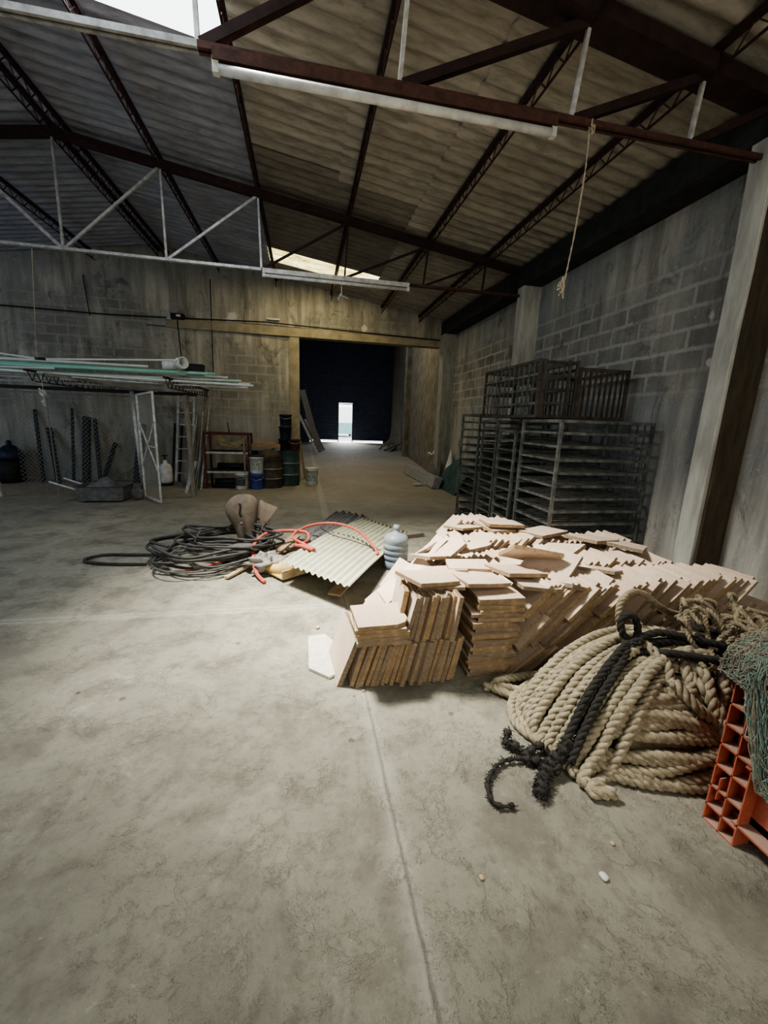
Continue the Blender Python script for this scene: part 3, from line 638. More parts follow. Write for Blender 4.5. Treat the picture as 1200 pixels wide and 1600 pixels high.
bucket('black bucket under the dark blue ones on the green drum', (-.46,10.0,.83), .13, .24, 'dark', 'dark', bail=False)
bucket('dark blue bucket, lower of two on the black bucket', (-.43,10.0,1.09), .145, .27, 'navy', 'navy', bail=False)
bucket('dark blue bucket topmost of the whole stack', (-.42,10.0,1.38), .145, .26, 'navy', None)
def drum(label, loc, r, h, mat, dome=None):
    t = thing('drum', label, 'drum', loc); pr = [(0,0),(r,0),(r,.02)]
    for z in (.33, .66): pr += [(r,h*z-.02),(r*1.035,h*z),(r,h*z+.02)]
    pr += [(r,h-.02),(r*1.03,h-.01),(r*1.03,h),(r*.97,h),(r*.95,h-.02),(0,h-.02)]
    bd = MB().lathe(pr, n=32).build('body', M[mat], t); MB().lathe([(0,.012),(.03,.012),(.035,0)], (r*.6,0,h-.015), 10).build('bung', M['dark'], bd)
    for z in (.33, .66): MB().lathe([(r*1.03,h*z-.008),(r*1.045,h*z),(r*1.03,h*z+.008)], n=32).build('hoop', M['galv'], bd)
    return t
drum('rusty brown drum between the blue bucket and the green drum', (-.76,9.62,0), .27, .66, 'greydrum')
sk_ = thing('sack', 'bulging dark sack laid over the brown drum top', 'sack', (-.78,9.63,.645)); MB().lathe([(.25,0),(.27,.04),(.24,.12),(.16,.18),(.06,.205),(0,.21)], n=22).build('body', M['greydrum'], sk_); MB().tube(smooth([(.05,-.05,.2),(.09,-.07,.235),(.14,-.07,.22)], .02), .015, 6).build('neck', M['greydrum'], sk_)
drum('faded teal green drum at the foot of the door jamb', (-.37,9.95,0), .25, .81, 'teal')

# ------------------------------------------------------------------ boards and scrap in the passage
bl = [((.72,20.2,0),(-.08,20.4,2.9),.28,'greywood','long wide grey board leaning inside the doorway, tallest'), ((.62,19.2,0),(-.22,19.5,1.75),.12,'galv','shiny metal strip leaning among the boards inside the doorway'),
      ((.85,20.5,0),(.05,20.9,1.55),.12,'rodlight','pale board leaning low inside the doorway'), ((.95,21.2,0),(.15,21.4,1.8),.22,'greywood','shorter grey board leaning inside the doorway, right of the others'), ((.02,10.9,0),(-.16,11.3,1.35),.06,'boardwood','narrow brown stick leaning just behind the door jamb')]
for a, b, w, mt, lb in bl: tag(MB().bar(a, b, w, .04, up=(0,1,0)).build('leaning_board', M[mt]), lb, 'board')
ch = thing('metal_channel', 'grey folded metal channel lying by the right wall beyond the racks', 'channel', (3.1,10.9,0))
MB().add([(-.05,-1.5,.02),(.12,-1.5,.0),(.22,-1.5,.26),(.02,-1.5,.30),(-.05,1.5,.02),(.12,1.5,0),(.22,1.5,.26),(.02,1.5,.30)], [(0,4,5,1),(1,5,6,2),(2,6,7,3),(3,7,4,0),(0,1,2,3),(7,6,5,4)]).build('web', M['galv'], ch)
MB().bb((.2,-1.45,.0),(.34,1.3,.05)).build('flange', M['rack'], ch)
tag(MB().box((2.85,9.9,.03),(.30,.18,.05),Euler((0,.05,.3)).to_matrix()).build('concrete_chunk', M['concrete_lt']), 'flat pale chunk on the floor beside the metal channel', 'chunk')
def poly(name, pts, th, mat, lb, cat, nrm):
    n = V(nrm).normalized()*th; k = len(pts)
    return tag(MB().add([V(p) for p in pts]+[V(p)+n for p in pts], [tuple(range(k)), tuple(range(k, 2*k))[::-1]]+[(i,(i+1) % k,(i+1) % k+k,i+k) for i in range(k)]).build(name, M[mat]), lb, cat)
poly('broken_panel', [(3.55,9.5,.42),(3.5,9.9,.36),(3.6,9.75,.95)], .02, 'white', 'broken white panel shard leaning on the right wall', 'panel', (1,0,0))
poly('leaning_sheet', [(3.3,8.5,0),(3.3,9.9,0),(3.62,9.8,.6),(3.62,9.2,.75),(3.62,8.5,.5)], .02, 'teal', 'dull green sheet leaning against the right wall behind the racks', 'sheet', (-1,0,.5))
poly('leaning_sheet', [(3.42,10.0,0),(3.2,10.6,0),(3.45,10.7,.7),(3.5,10.1,.55)], .02, 'greysheet', 'small dark sheet propped at the corner column', 'sheet', (-1,0,.3))
tag(MB().tube(smooth([(3.5,11.2,.62),(3.45,11.1,.75),(3.52,11.0,.7),(3.6,11.05,.82)],.04), .03, 6).build('white_rag', M['white']), 'crumpled white rag caught by the corner column', 'rag')
for k, (a, b) in enumerate((((4.3,22,.05),(5.3,22.6,.4)), ((4.2,23,.05),(5.2,23,.9)), ((4.5,21.5,.05),(5.4,24,.1)), ((4.9,24,0),(5.2,24,1.4)))):
    tag(MB().bar(a, b, .12, .1).build('scrap_timber', M['greywood']), 'dark scrap timber heaped by the passage wall near the shutter', 'timber', 'scrap timber far down the passage')

# ------------------------------------------------------------------ steel racks
def rack(label, loc, lx, ly, h, levels, mat, slats, rails_front=True, wheels=True, rot=None, grid=None, group=None, thin=.03):
    t = thing('drying_rack', label, 'rack', loc, group)
    if rot is not None: t.rotation_euler = rot
    z0 = .1 if wheels else .0
    for x in (0, lx):
        for y in (0, ly): MB().bb((x-thin/2, y-thin/2, z0), (x+thin/2, y+thin/2, h)).build('post', M[mat], t)
    for z in (z0+.02, h-.015):
        fr = MB()
        for y in (0, ly): fr.bb((0,y-.014,z-.015),(lx,y+.014,z+.015))
        for x in (0, lx): fr.bb((x-.014,0,z-.015),(x+.014,ly,z+.015))
        fr.build('frame', M[mat], t)
    for k in range(levels):
        z = z0+.06+(h-z0-.06)*(k)/levels; mb = MB()
        for x in (0, lx): mb.bb((x-.012,0,z-.010),(x+.012,ly,z+.010))
        for y in (0, ly): mb.bb((0,y-.008,z-.014),(lx,y+.008,z+.014))
        for s in range(1, slats): yy = ly*s/slats; mb.bb((0,yy-.010,z-.004),(lx,yy+.010,z+.006))
        mb.build('shelf', M[mat], t)
    if grid:
        mb = MB()
        for s in range(1, grid): xx = lx; yy = ly*s/grid; mb.bb((xx-.006,yy-.008,z0),(xx+.006,yy+.008,h))
        mb.build('end_grille', M[mat], t)
    if wheels:
        for x in (0, lx):
            for y in (0, ly): MB().lathe([(0,-.015),(.045,-.015),(.045,.015),(0,.015)], (x,y,.045), 16, axis=(1,0,0)).build('castor', M['hose_k'], t)
    return t
rack('big steel drying rack nearest the tile pile, tray rails on all sides', (2.51,3.72,0), 1.06, .72, 1.64, 11, 'rack', 8, grid=7)
rack('shorter steel rack standing between the big rack and the next tall one', (2.51,4.60,0), 1.02, .42, 1.51, 11, 'rack', 5)
rack('tall steel rack second from the far end of the row', (2.52,5.12,0), 1.02, .44, 1.63, 14, 'rack', 5)
rack('tall narrow steel rack at the far end of the row by the corner', (2.53,5.72,0), 1.02, .66, 1.72, 13, 'rack', 6)
# racks lying on top
t = thing('drying_rack', 'dark rack lying on its side on top, its square lattice facing the hall', 'rack', (2.5, 4.20, 1.66))
for a in (0, .44):
    for z in (.015, .60): MB().bb((a-.014,0,z-.015),(a+.014,1.36,z+.015)).build('rail', M['rackdk'], t)
for a in (0, .44):
    for y in (0, 1.36): MB().bb((a-.015,y-.015,0),(a+.015,y+.015,.615)).build('post', M['rackdk'], t)
g = MB()
for a in (0,):
    for k in range(1, 4): z = .615*k/4; g.bb((a-.012,0,z-.013),(a+.012,1.36,z+.013))
g.build('lattice_rail', M['rack'], t)
g = MB()
for k in range(1, 12):
    y = 1.36*k/12; g.bb((-.006,y-.008,0),(.010,y+.008,.615)); g.bb((.43,y-.008,0),(.445,y+.008,.615))
    for q in range(0, 5): z = .02+.57*q/4; g.bb((0,y-.006,z-.008),(.44,y+.006,z+.008))
g.build('lattice_bar', M['rack'], t)
g = MB()
for k in range(5): z = .02+.57*k/4; g.bb((0,1.352,z-.012),(.44,1.368,z+.012))
g.bb((.2,1.355,0),(.22,1.365,.6)); g.build('end_rail', M['rackdk'], t); g = MB()
for k in range(5): z = .02+.57*k/4; g.bb((0,-.008,z-.012),(.44,.008,z+.012))
g.bb((.33,-.012,0),(.36,.012,.615)); g.bb((.02,-.012,0),(.07,.0,.615)); g.build('end_rail', M['rackdk'], t)
t = thing('drying_rack', 'second dark rack lying on top against the wall, upright bars', 'rack', (2.97, 4.18, 1.66))
for z in (.015, .53):
    g = MB(); g.bb((0,-.015,z-.018),(.6,.015,z+.018)); g.bb((0,.9,z-.018),(.6,.93,z+.018)); g.bb((0,0,z-.015),(.03,.93,z+.015)); g.bb((.57,0,z-.015),(.6,.93,z+.015)); g.build('rail', M['rackdk'], t)
for x in (0,.6): MB().bb((x-.016,-.016,0),(x+.016,.016,.55)).build('post', M['rackdk'], t); MB().bb((x-.016,.9,0),(x+.016,.93,.55)).build('post', M['rackdk'], t)
for k in range(1, 9):
    x = .6*k/9
    for y in (-.01, .9): MB().bb((x-.010,y,.01),(x+.010,y+.016,.54)).build('upright_bar', M['rackdk'], t)

# ------------------------------------------------------------------ clay tiles
def tile_mesh(seed, w=.30, h=.28, th=.024, cut=None):
    r = random.Random(seed); nx, nz = 4, 4; mb = MB()
    def pt(i, j, s):
        x = -w/2+w*i/nx; z = -h/2+h*j/nz
        if i in (0, nx): x += r_x[(i, j)]
        if j in (0, nz): z += r_z[(i, j)]
        if cut and x > w/2-cut and z > h/2-cut:
            d = (x-(w/2-cut))+(z-(h/2-cut)); 
            if d > cut: x -= (d-cut)/2; z -= (d-cut)/2
        return (x, s*th/2 + wv*math.sin(PI*i/nx), z)
    wv = r.uniform(-.0015, .0015)
    r_x = {(i, j): r.uniform(-.004, .002) for i in range(nx+1) for j in range(nz+1)}; r_z = {(i, j): r.uniform(-.004, .002) for i in range(nx+1) for j in range(nz+1)}
    for s in (-1, 1):
        o = [pt(i, j, s) for i in range(nx+1) for j in range(nz+1)]
        fs = [(i*(nz+1)+j, (i+1)*(nz+1)+j, (i+1)*(nz+1)+j+1, i*(nz+1)+j+1) for i in range(nx) for j in range(nz)]
        if s == 1: fs = [f[::-1] for f in fs]
        mb.add(o, fs, 0)
    n1 = (nx+1)*(nz+1); I = lambda i, j: i*(nz+1)+j; ed = []
    for i in range(nx): ed += [(I(i,0), I(i+1,0)), (I(i+1,nz), I(i,nz))]
    for j in range(nz): ed += [(I(0,j+1), I(0,j)), (I(nx,j), I(nx,j+1))]
    mb.add([], [], 0)
    for a, b in ed: mb.f.append((a, a+n1, b+n1, b)); mb.m.append(1); mb.smooth.append(False)
    return mb
def mk_tile_mesh(*a, **k):
    o = tile_mesh(*a, **k).build('clay_tile', [M['tile'], M['tile_edge']]); me = o.data; bpy.data.objects.remove(o); return me
TM = [mk_tile_mesh(s, .30+.006*(s % 3), .285-.004*(s % 2), .0225+.0015*(s % 3), .05 if s == 4 else None) for s in range(6)]
TMX = mk_tile_mesh(11, .36, .32, .03)
tiles = []    # (matrix, mesh, label, group)
def Tm(loc, rx=0, ry=0, rz=0): return Matrix.Translation(loc) @ Euler((rx, ry, rz), 'XYZ').to_matrix().to_4x4()
def stand(x, y, z, lean, yaw=0, tw=0):
    """tile standing on edge, faces toward +-X, top leaning toward +X by `lean`"""
    return Matrix.Translation((x,y,z)) @ Euler((tw,0,yaw)).to_matrix().to_4x4() @ Euler((0,lean,0)).to_matrix().to_4x4() @ Euler((0,0,PI/2)).to_matrix().to_4x4()
def row(x0, x1, y, zb, lean, pitch, label, group, jit=1, lean1=None, hh=.28, yj=.012, drop=0, zf=None):
    n = int((x1-x0)/pitch)
    for k in range(n):
        u = k/max(1, n-1); L = lean + ((lean1-lean)*u if lean1 is not None else 0) + R.gauss(0, .02)*jit
        z = zb + .5*hh*math.cos(L)+.5*.024*abs(math.sin(L)) + abs(R.gauss(0,.006))*jit + (zf(x0+k*pitch) if zf else 0)
        x = x0 + k*pitch + .5*hh*math.sin(L)+R.gauss(0,.0015)
        tiles.append((stand(x, y+R.gauss(0, yj), z, L, R.gauss(0,.03)*jit, R.gauss(0,.025)*jit), R.choice(TM[:5]), label, group))
G = 'clay tiles in the big pile'
# front face, left: bottom row and second row on edge
row(.27, .93, 2.26, 0, .30, .0295, 'clay tile standing on edge in the front bottom row, nearest corner of the pile', 'tiles on edge, front bottom row', lean1=.20)
row(.60, .90, 2.27, .275, .20, .029, 'clay tile standing on edge in the upper front block of the pile', 'tiles on edge, upper front block', lean1=.17)
for k in range(5): tiles.append((Tm((.445+R.uniform(-.012,.012), 2.22, .30+.0265*k), PI/2, 0, R.uniform(-.06,.06)), TM[k], ['clay tile lying flat at the bottom of the small front left stack', 'clay tile second from the bottom of the small front left stack', 'clay tile in the middle of the small front left stack', 'clay tile just under the top of the small front left stack', 'whitish flat square tile on top of the small front left stack'][k], G))
# flat stacks
for k in range(20):
    tiles.append((Tm((1.15+R.uniform(-.02,.03)+.002*k, 2.27+R.uniform(-.02,.02), .014+.0262*k), PI/2, 0, R.gauss(0,.06)), R.choice(TM[:5]), 'clay tile lying flat in the column stack right of the front block', 'tiles in the flat column stack'))
# leaning layers to the right of the column
for L_, (x0, x1, z) in enumerate(((1.26,3.25,0),(1.29,3.2,.185),(1.36,3.05,.365))):
    row(x0, x1, 2.27+.03*L_, z-.02, .86-.05*L_, .040-.002*L_ , ['clay tile slanting in the lowest layer behind the rope heap', 'clay tile slanting in the middle layer above the rope heap', 'clay tile slanting in the top layer of the front right side'][L_], ['slanting tiles, lowest layer', 'slanting tiles, middle layer', 'slanting tiles, top layer'][L_], jit=1.6, yj=.03, zf=(lambda x: -.06*max(0, x-2.6)*(L_ > 0)))
# rows behind, upper layer visible
YR = [2.58, 2.88, 3.18, 3.47, 3.78, 4.08, 4.38]
XLo = [.40, .52, .68, .85, 1.02, 1.22, 1.45]; XHi = [3.22, 3.10, 3.20, 3.20, 2.30, 2.28, 2.2]
for q, (y, xl, xh) in enumerate(zip(YR, XLo, XHi)):
    ln = [.62, .78, .68, .80, .70, .78, .7][q]
    row(xl, xl+.42, y, 0, ln-.1, .05, 'clay tile slanting down the left flank of the pile', 'tiles on the left flank', jit=2.2, yj=.03)
    row(xl+.22, xh-.15, y, [.205,.275,.215,.30,.24,.34,.28][q], ln, [.058,.064,.056,.066,.06,.066,.066][q], 'clay tile with its corner edge showing in the %s row back from the front' % ['second','third','fourth','fifth','sixth','seventh','rearmost'][q], 'slanting tiles, %s row' % ['second','third','fourth','fifth','sixth','seventh','rearmost'][q], jit=1.8, yj=.02, zf=(lambda x, q=q: .02*math.sin(3*x+q)))
hid = []
for q, (y, xl, xh) in enumerate(zip(YR, XLo, XHi)):   # the buried lower layer
    n0 = len(tiles); row(xl+.45, xh, y, 0, .7, .06, 'x', 'x'); hid += tiles[n0:]; del tiles[n0:]
# loose single tiles on top
LT = [((1.20,3.62,.40),(1.0,-.35,.5),'lit clay tile leaning up at the back left of the pile'), ((1.60,3.80,.53),(1.45,.05,.4),'loose clay tile lying flat at the far back left'), ((1.98,3.74,.58),(1.5,.02,-.1),'thick loose slab at the very back of the pile before the racks'),
      ((1.95,3.74,.54),(1.62,.04,.2),'clay tile under the thick slab at the back'), ((2.30,3.50,.55),(1.5,-.04,.3),'loose tile lying flat before the big rack foot'), ((2.62,3.20,.56),(1.5,.10,.35),'large pale slab lying across the back right rows'), ((2.85,3.05,.54),(1.62,.12,.7),'small tile beside the large pale slab at back right'),
      ((.76,2.32,.60),(1.52,.12,.35),'brownish loose tile on top of the front block'), ((.84,2.36,.565),(1.6,-.03,-.1),'clay tile lying flat under the brownish loose tile'), ((1.12,2.34,.57),(1.5,.06,.10),'broken pale tile lying on the flat column stack'),
      ((1.16,2.62,.56),(1.48,-.05,-.25),'pale dusty tile lying behind the flat column stack'), ((1.42,2.42,.585),(1.45,.10,.15),'flat tile with bright top right of the column stack'), ((1.62,2.58,.64),(1.08,.15,-.2),'big pale tile tilted up in the middle of the pile'),
      ((1.92,2.72,.60),(1.35,-.2,.5),'tilted tile with shaded end right of the big tilted one'), ((1.50,2.30,.54),(1.5,.12,-.05),'thick tile lying flat over the slanting layers'), ((1.02,2.95,.52),(1.35,.1,.3),'loose tile lying across the left middle rows'),
      ((1.36,3.05,.56),(1.4,-.15,.1),'pinkish tile tilted on the third row'), ((.98,2.62,.53),(1.35,-.12,-.3),'loose pale tile at the left behind the front block'), ((1.78,2.28,.50),(1.3,.3,.1),'tile leaning with its bright face up over the front slanting layers'),
      ((2.10,2.45,.56),(1.45,.2,.6),'loose tile half covering the slanting rows near the rope loop')]
for loc, e, lb in LT:
    tiles.append((Matrix.Translation(loc) @ Euler((e[0], e[1], e[2]), 'XYZ').to_matrix().to_4x4(), TMX if 'slab' in lb or 'big' in lb else R.choice(TM), lb, G))
# left flank faces: tall tiles leaning on the front left end, bright faces out
tiles.append((stand(.235, 2.33, .15, .36, .10), TMX, 'pale tile leaning against the left end of the front bottom row', G))
tiles.append((stand(1.72, 2.50, .58, .95, .5), TMX, 'large bright tile standing up slanted just left of the rope loop', G))
tiles.append((stand(1.15, 2.98, .56, .8, -.2), TM[2], 'bright tile standing slanted on the third row at the left', G))
tiles.append((stand(.60, 2.40, .40, .16, -.12), TMX, 'bright tall tile facing left at the end of the upper front block', G))
tiles.append((stand(.44, 2.60, .20, .75, .1), TMX, 'bright pale tile sloping on the left flank behind the small flat stack', G))
tiles.append((stand(.60, 2.92, .20, .85, -.1), TMX, 'pale tile sloping on the left flank beside the corrugated sheet', G))
tiles.append((stand(.83, 3.3, .20, .7, .3), TMX, 'small bright tile at the left flank by the water jug', G))
cam = V((0,0,1.55))
single = [t_ for t_ in tiles if t_[3] == G]; rest = [t_ for t_ in tiles if t_[3] != G]
rest.sort(key=lambda t_: (t_[0].translation-cam).length - .7*(t_[0].translation.z > .3))
shown = single+rest[:300-len(single)]; over = rest[300-len(single):]+hid
for mtx, me, lb, gp in shown:
    o = bpy.data.objects.new('clay_tile', me); C.objects.link(o); o.matrix_world = mtx
    tag(o, lb, 'tile', gp if gp != G else None)
mb = MB()
for mtx, me, lb, gp in over:
    mb.add([mtx @ v.co for v in me.vertices], [tuple(p.vertices) for p in me.polygons], [p.material_index for p in me.polygons])
tag(mb.build('clay_tiles', [M['tile'], M['tile_edge']]), 'remaining clay tiles packed in the rear rows and inside the pile', 'tiles', kind='stuff')
poly('marble_offcut', [(.02,2.72,.004),(.14,2.74,.004),(.27,2.5,.004),(.22,2.27,.004),(.14,2.22,.004),(.02,2.33,.004)], .016, 'palesheet', 'flat whitish broken tile lying on the floor left of the pile', 'tile', (0,0,1))
for (x,y,s) in ((.09,2.86,.02),(.33,2.08,.012),(.3,2.12,.01),(.27,2.05,.008)):
    tag(MB().box((x,y,s*.4),(s*1.6,s,s*.8),Euler((.3,.2,x*9)).to_matrix()).build('tile_crumb', M['tile']), 'tiny tile crumb on the floor at the left front corner of the pile', 'crumb', 'crumbs by the tile pile')

# ------------------------------------------------------------------ corrugated fibreglass sheet and things around it
A, B, Cc, D = V((-.22,3.72,.24)), V((.35,3.06,.24)), V((1.42,5.35,.07)), V((.93,6.3,.06))
def frp(u, v):   # u across, v along
    p = (A*(1-u)+B*u)*(1-v)+(D*(1-u)+Cc*u)*v
    return p + V((0,0,.0125*math.sin(2*PI*u*11.5)+.04*math.sin(PI*v)*(.5-u)+.02*math.sin(2*PI*v*.8)))
s_ = MB().sheet(frp, 138, 24).build('corrugated_sheet', M['frp']); tag(s_, 'yellowish translucent corrugated sheet lying propped on the floor', 'sheet')
so = s_.modifiers.new('s', 'SOLIDIFY'); so.thickness = .003
def gsh(a, b, c, d, nb, amp):
    a, b, c, d = V(a), V(b), V(c), V(d)
    return lambda u, v: (a*(1-u)+b*u)*(1-v)+(d*(1-u)+c*u)*v + V((0,0,amp*math.sin(2*PI*u*nb)))
g1 = MB().sheet(gsh((-.10,4.75,.14),(.30,4.35,.16),(1.0,6.35,.05),(.62,6.75,.05),4,.022), 48, 10).build('corrugated_sheet', M['greysheet']); tag(g1, 'dark grey corrugated fibre cement sheet under the yellowish one', 'sheet'); g1.modifiers.new('s','SOLIDIFY').thickness = .006
g2 = MB().sheet(gsh((.0,5.1,.11),(.28,4.9,.12),(.85,6.5,.04),(.5,6.75,.04),3,.02), 36, 10).build('corrugated_sheet', M['greysheet']); tag(g2, 'broken grey corrugated piece lying farthest behind the yellowish sheet', 'sheet'); g2.modifiers.new('s','SOLIDIFY').thickness = .006
for a, b, w, h, mt, lb in (((1.05,5.15,.03),(1.62,5.35,.03),.14,.05,'greywood','grey plank under the rear right corner of the corrugated sheet'),
                        ((-.75,3.92,.025),(-.28,4.75,.05),.05,.02,'palewood','narrow pale slat lying slanted under the red hose'), ((-.45,4.12,.02),(.1,4.05,.03),.10,.025,'palewood','short pale plank on the floor by the yellow tray'),
                        ((-.55,4.35,.02),(.15,4.3,.03),.09,.03,'boardwood','brown plank under the plastic bag'), ((.25,3.35,.05),(.72,4.2,.14),.12,.02,'boardwood','reddish brown plank edge under the right side of the corrugated sheet'),
                        ((-.35,4.6,.03),(-.1,4.9,.16),.12,.02,'boardwood','brown board piece tilted beside the hose coil'), ((.1,3.95,.03),(.9,5.1,.06),.12,.05,'greywood','dark plank propping the corrugated sheet from below')):
    tag(MB().bar(a, b, w, h).build('wooden_plank', M[mt]), lb, 'plank')
yt = thing('yellow_tray', 'faded yellow channel shaped tray poking from under the corrugated sheet', 'tray', (-.12, 4.0, .03), rz=.62)
MB().bb((-.2,-.11,0),(.28,.11,.012)).build('bottom', M['yellow'], yt); MB().bb((-.2,-.12,0),(.28,-.105,.085)).build('side', M['palewood'], yt); MB().bb((-.2,.105,0),(.28,.12,.085)).build('side', M['yellow'], yt)
# plastic bag (crumpled)
pb = MB(); Rb = random.Random(3)
def bagf(u, v):
    th = 2*PI*u; ph = PI*v; r = .15*(1+.25*math.sin(5*th+3*ph)+.2*math.sin(9*ph+2*th)+.12*math.sin(13*th))
    return V((-.38+1.15*r*math.sin(ph)*math.cos(th), 4.12+r*math.sin(ph)*math.sin(th), .095+.55*r*math.cos(ph)))
tag(pb.sheet(bagf, 40, 18).build('plastic_bag', M['bag']), 'crumpled clear plastic bag tangled at the red hose', 'bag')
tag(MB().sheet(lambda u, v: V((-.25+.14*math.sin(PI*v)*math.cos(2*PI*u), 4.02+.1*math.sin(PI*v)*math.sin(2*PI*u), .07+.06*math.cos(PI*v)+.01*math.sin(9*u+5*v))), 20, 10).build('yellow_sack', M['yellow']), 'small ochre sack half inside the clear plastic bag', 'sack')
for k in range(9):
    x = -.62+.5*R.random(); y = 4.5+.6*R.random()
    tag(MB().box((x,y,.03),(.05+.06*R.random(),.04,.035),Euler((R.random(),R.random(),R.random()*3)).to_matrix()).build('wood_chip', M['greywood'] if k % 2 else M['palewood']), 'small wood scrap on the floor between the hose coil and the corrugated sheet', 'scrap', 'wood scraps by the hose coil')

# water jug
jg = thing('water_jug', 'dusty bluish five gallon water jug standing behind the tile pile', 'jug', (.97, 4.12, 0))
pr = [(0,.0),(.115,.0),(.133,.02)]
for k in range(4): z = .05+.06*k; pr += [(.135,z),(.135,z+.035),(.126,z+.045),(.126,z+.052)]
pr += [(.135,.31),(.13,.345),(.10,.375),(.05,.395),(.032,.41),(.03,.455),(.034,.457),(.034,.47),(.0,.47)]
MB().lathe(pr, n=32).build('bottle', M['jug'], jg); MB().lathe([(.036,.44),(.037,.475),(0,.478)], n=16).build('cap', M['jug'], jg)

# seat shell
def pillow(pts, dep, c, M3, n=6, mat=None, name='part', parent=None, side=1):
    k = len(pts); cx = sum(p[0] for p in pts)/k; cz = sum(p[1] for p in pts)/k; mb = MB(); vs = []
    for sd in (1, -1):
        for q in range(n+1):
            s = 1-q/n
            for p in pts:
                d = dep*math.sqrt(max(0, 1-s*s))*(1 if sd == 1 else side)
                vs.append(V(c)+M3 @ V((cx+(p[0]-cx)*s, -d*sd, cz+(p[1]-cz)*s)))
    fs = []
    for sd in range(2):
        o = sd*(n+1)*k
        for q in range(n):
            for i in range(k):
                f = (o+q*k+i, o+q*k+(i+1) % k, o+(q+1)*k+(i+1) % k, o+(q+1)*k+i); fs.append(f if sd == 0 else f[::-1])
    mb.add(vs, fs, 0, True); return mb.build(name, mat, parent)
def rnd(P, s=.02): return [(p.x, p.z) for p in smooth([(a, 0, b) for a, b in P], s, True)][:-1]
ss = thing('seat_shell', 'upended old grey brown seat shell with a slot, standing behind the hoses', 'chair', (-.62, 4.95, 0))

pillow(rnd([(-.12,.0),(-.20,.24),(-.27,.37),(-.30,.48),(-.26,.58),(-.154,.65),(-.016,.65),(.065,.58),(.07,.42),(.05,.275),(.02,.0)], .014), .085, (0,0,0), Euler((-.10,0,.12)).to_matrix(), mat=M['shell'], name='back_shell', parent=ss, side=.2)
pillow(rnd([(.078,.575),(.146,.56),(.235,.527),(.285,.505),(.275,.455),(.215,.41),(.19,.30),(.165,.15),(.15,.0),(.05,.0),(.06,.15),(.072,.3)], .010), .018, (.012,.0,0), Euler((-.05,0,-.18)).to_matrix(), mat=M['shellflap'], name='seat_flap', parent=ss, side=1)
MB().tube(smooth([(-.12,-.135,.58),(-.105,-.14,.54),(-.115,-.145,.46),(-.10,-.14,.42)], .02), .013, 8).build('slot', M['dark'], ss); MB().lathe([(0,0),(.02,0),(.02,.012),(0,.014)], (-.10,-.14,.34), 12, axis=(0,-1,0)).build('bolt', M['shell'], ss)
cu = tag(pillow(rnd([(-.2,.0),(-.24,.05),(-.18,.12),(.0,.17),(.18,.16),(.27,.10),(.25,.03),(.1,.0)]), .17, (0,0,0), Euler((-.25,.1,.45)).to_matrix(), mat=M['cushion'], name='seat_cushion', side=1), 'grey vinyl seat cushion lying under the black hose coils', 'cushion'); cu.location = (-.74, 4.55, .0)

# hoses
hk = []
Rh = random.Random(21)
def coil(cx, cy, rx, ry, turns, r, z0, rot, jit, ph=0):
    P = []; n = int(turns*10)
    for k in range(n):
        a = 2*PI*k/10+ph; q = 1+Rh.uniform(-jit, jit)
        x = rx*q*math.cos(a); y = ry*q*math.sin(a)
        P.append((cx+x*math.cos(rot)-y*math.sin(rot)+Rh.uniform(-.03,.03), cy+x*math.sin(rot)+y*math.cos(rot)+Rh.uniform(-.03,.03), z0+r+abs(math.sin(k*.9))*.04+.018*k/10*2))
    return P
p1 = [(-1.62,4.40,.02),(-1.9,4.42,.02),(-2.2,4.50,.02),(-2.28,4.62,.02),(-2.15,4.74,.02),(-1.85,4.72,.02),(-1.6,4.66,.03)] + coil(-.98,4.55,.55,.44,5.2,.016,.02,.15,.22,PI)
tag(MB().tube(smooth(p1, .03), .0155, 8).build('rubber_hose', M['hose_k']), 'thick black hose coiled on the floor with one loop reaching far left', 'hose')
p2 = coil(-.80,4.66,.50,.40,5.2,.014,.10,-.2,.32,1.0)
tag(MB().tube(smooth(p2, .03), .0135, 8).build('rubber_hose', M['hose_k']), 'second black hose piled on top over the grey cushion', 'hose')
p3 = coil(-1.0,4.32,.48,.34,3.2,.009,.01,.1,.22,2.4)
tag(MB().tube(smooth(p3, .03), .009, 7).build('cable_coil', M['hose_g']), 'thin grey cable looping out at the front of the hose coil', 'cable')
p4 = [(-1.18,4.15,.03),(-1.0,4.22,.035),(-.8,4.42,.05),(-.6,4.58,.06),(-.45,4.66,.05)]
tag(MB().tube(smooth(p4, .03), .018, 8).build('red_hose', M['hose_r']), 'dull red hose length under the black coils', 'hose')
p5 = [(-.38,3.78,.02),(-.47,3.95,.05),(-.52,4.15,.13),(-.53,4.4,.22),(-.42,4.62,.27),(-.2,4.72,.27),(.02,4.66,.26),(.03,4.52,.20),(-.10,4.25,.24),(-.02,4.1,.27),(.08,4.0,.26)]
tag(MB().tube(smooth(p5, .03), .019, 9).build('red_hose', M['hose_r']), 'red hose bending up over the plastic bag, cut end on the floor', 'hose')
p6 = [(.10,4.02,.255),(-.02,4.16,.28),(-.12,4.4,.27),(-.10,4.65,.27),(.08,4.85,.30),(.35,4.85,.32),(.6,4.6,.30),(.74,4.2,.22),(.76,4.06,.17)]
tag(MB().tube(smooth(p6, .03), .016, 9).build('red_hose', M['hose_r']), 'red hose arching over the corrugated sheet toward the water jug', 'hose')
p7 = [(.2,4.95,.23),(.34,4.7,.21),(.5,4.45,.225),(.66,4.3,.205),(.8,4.12,.2)]
tag(MB().tube(smooth(p7, .02), .005, 5).build('twine', M['dark']), 'thin dark cord laid across the corrugated sheet', 'cord')

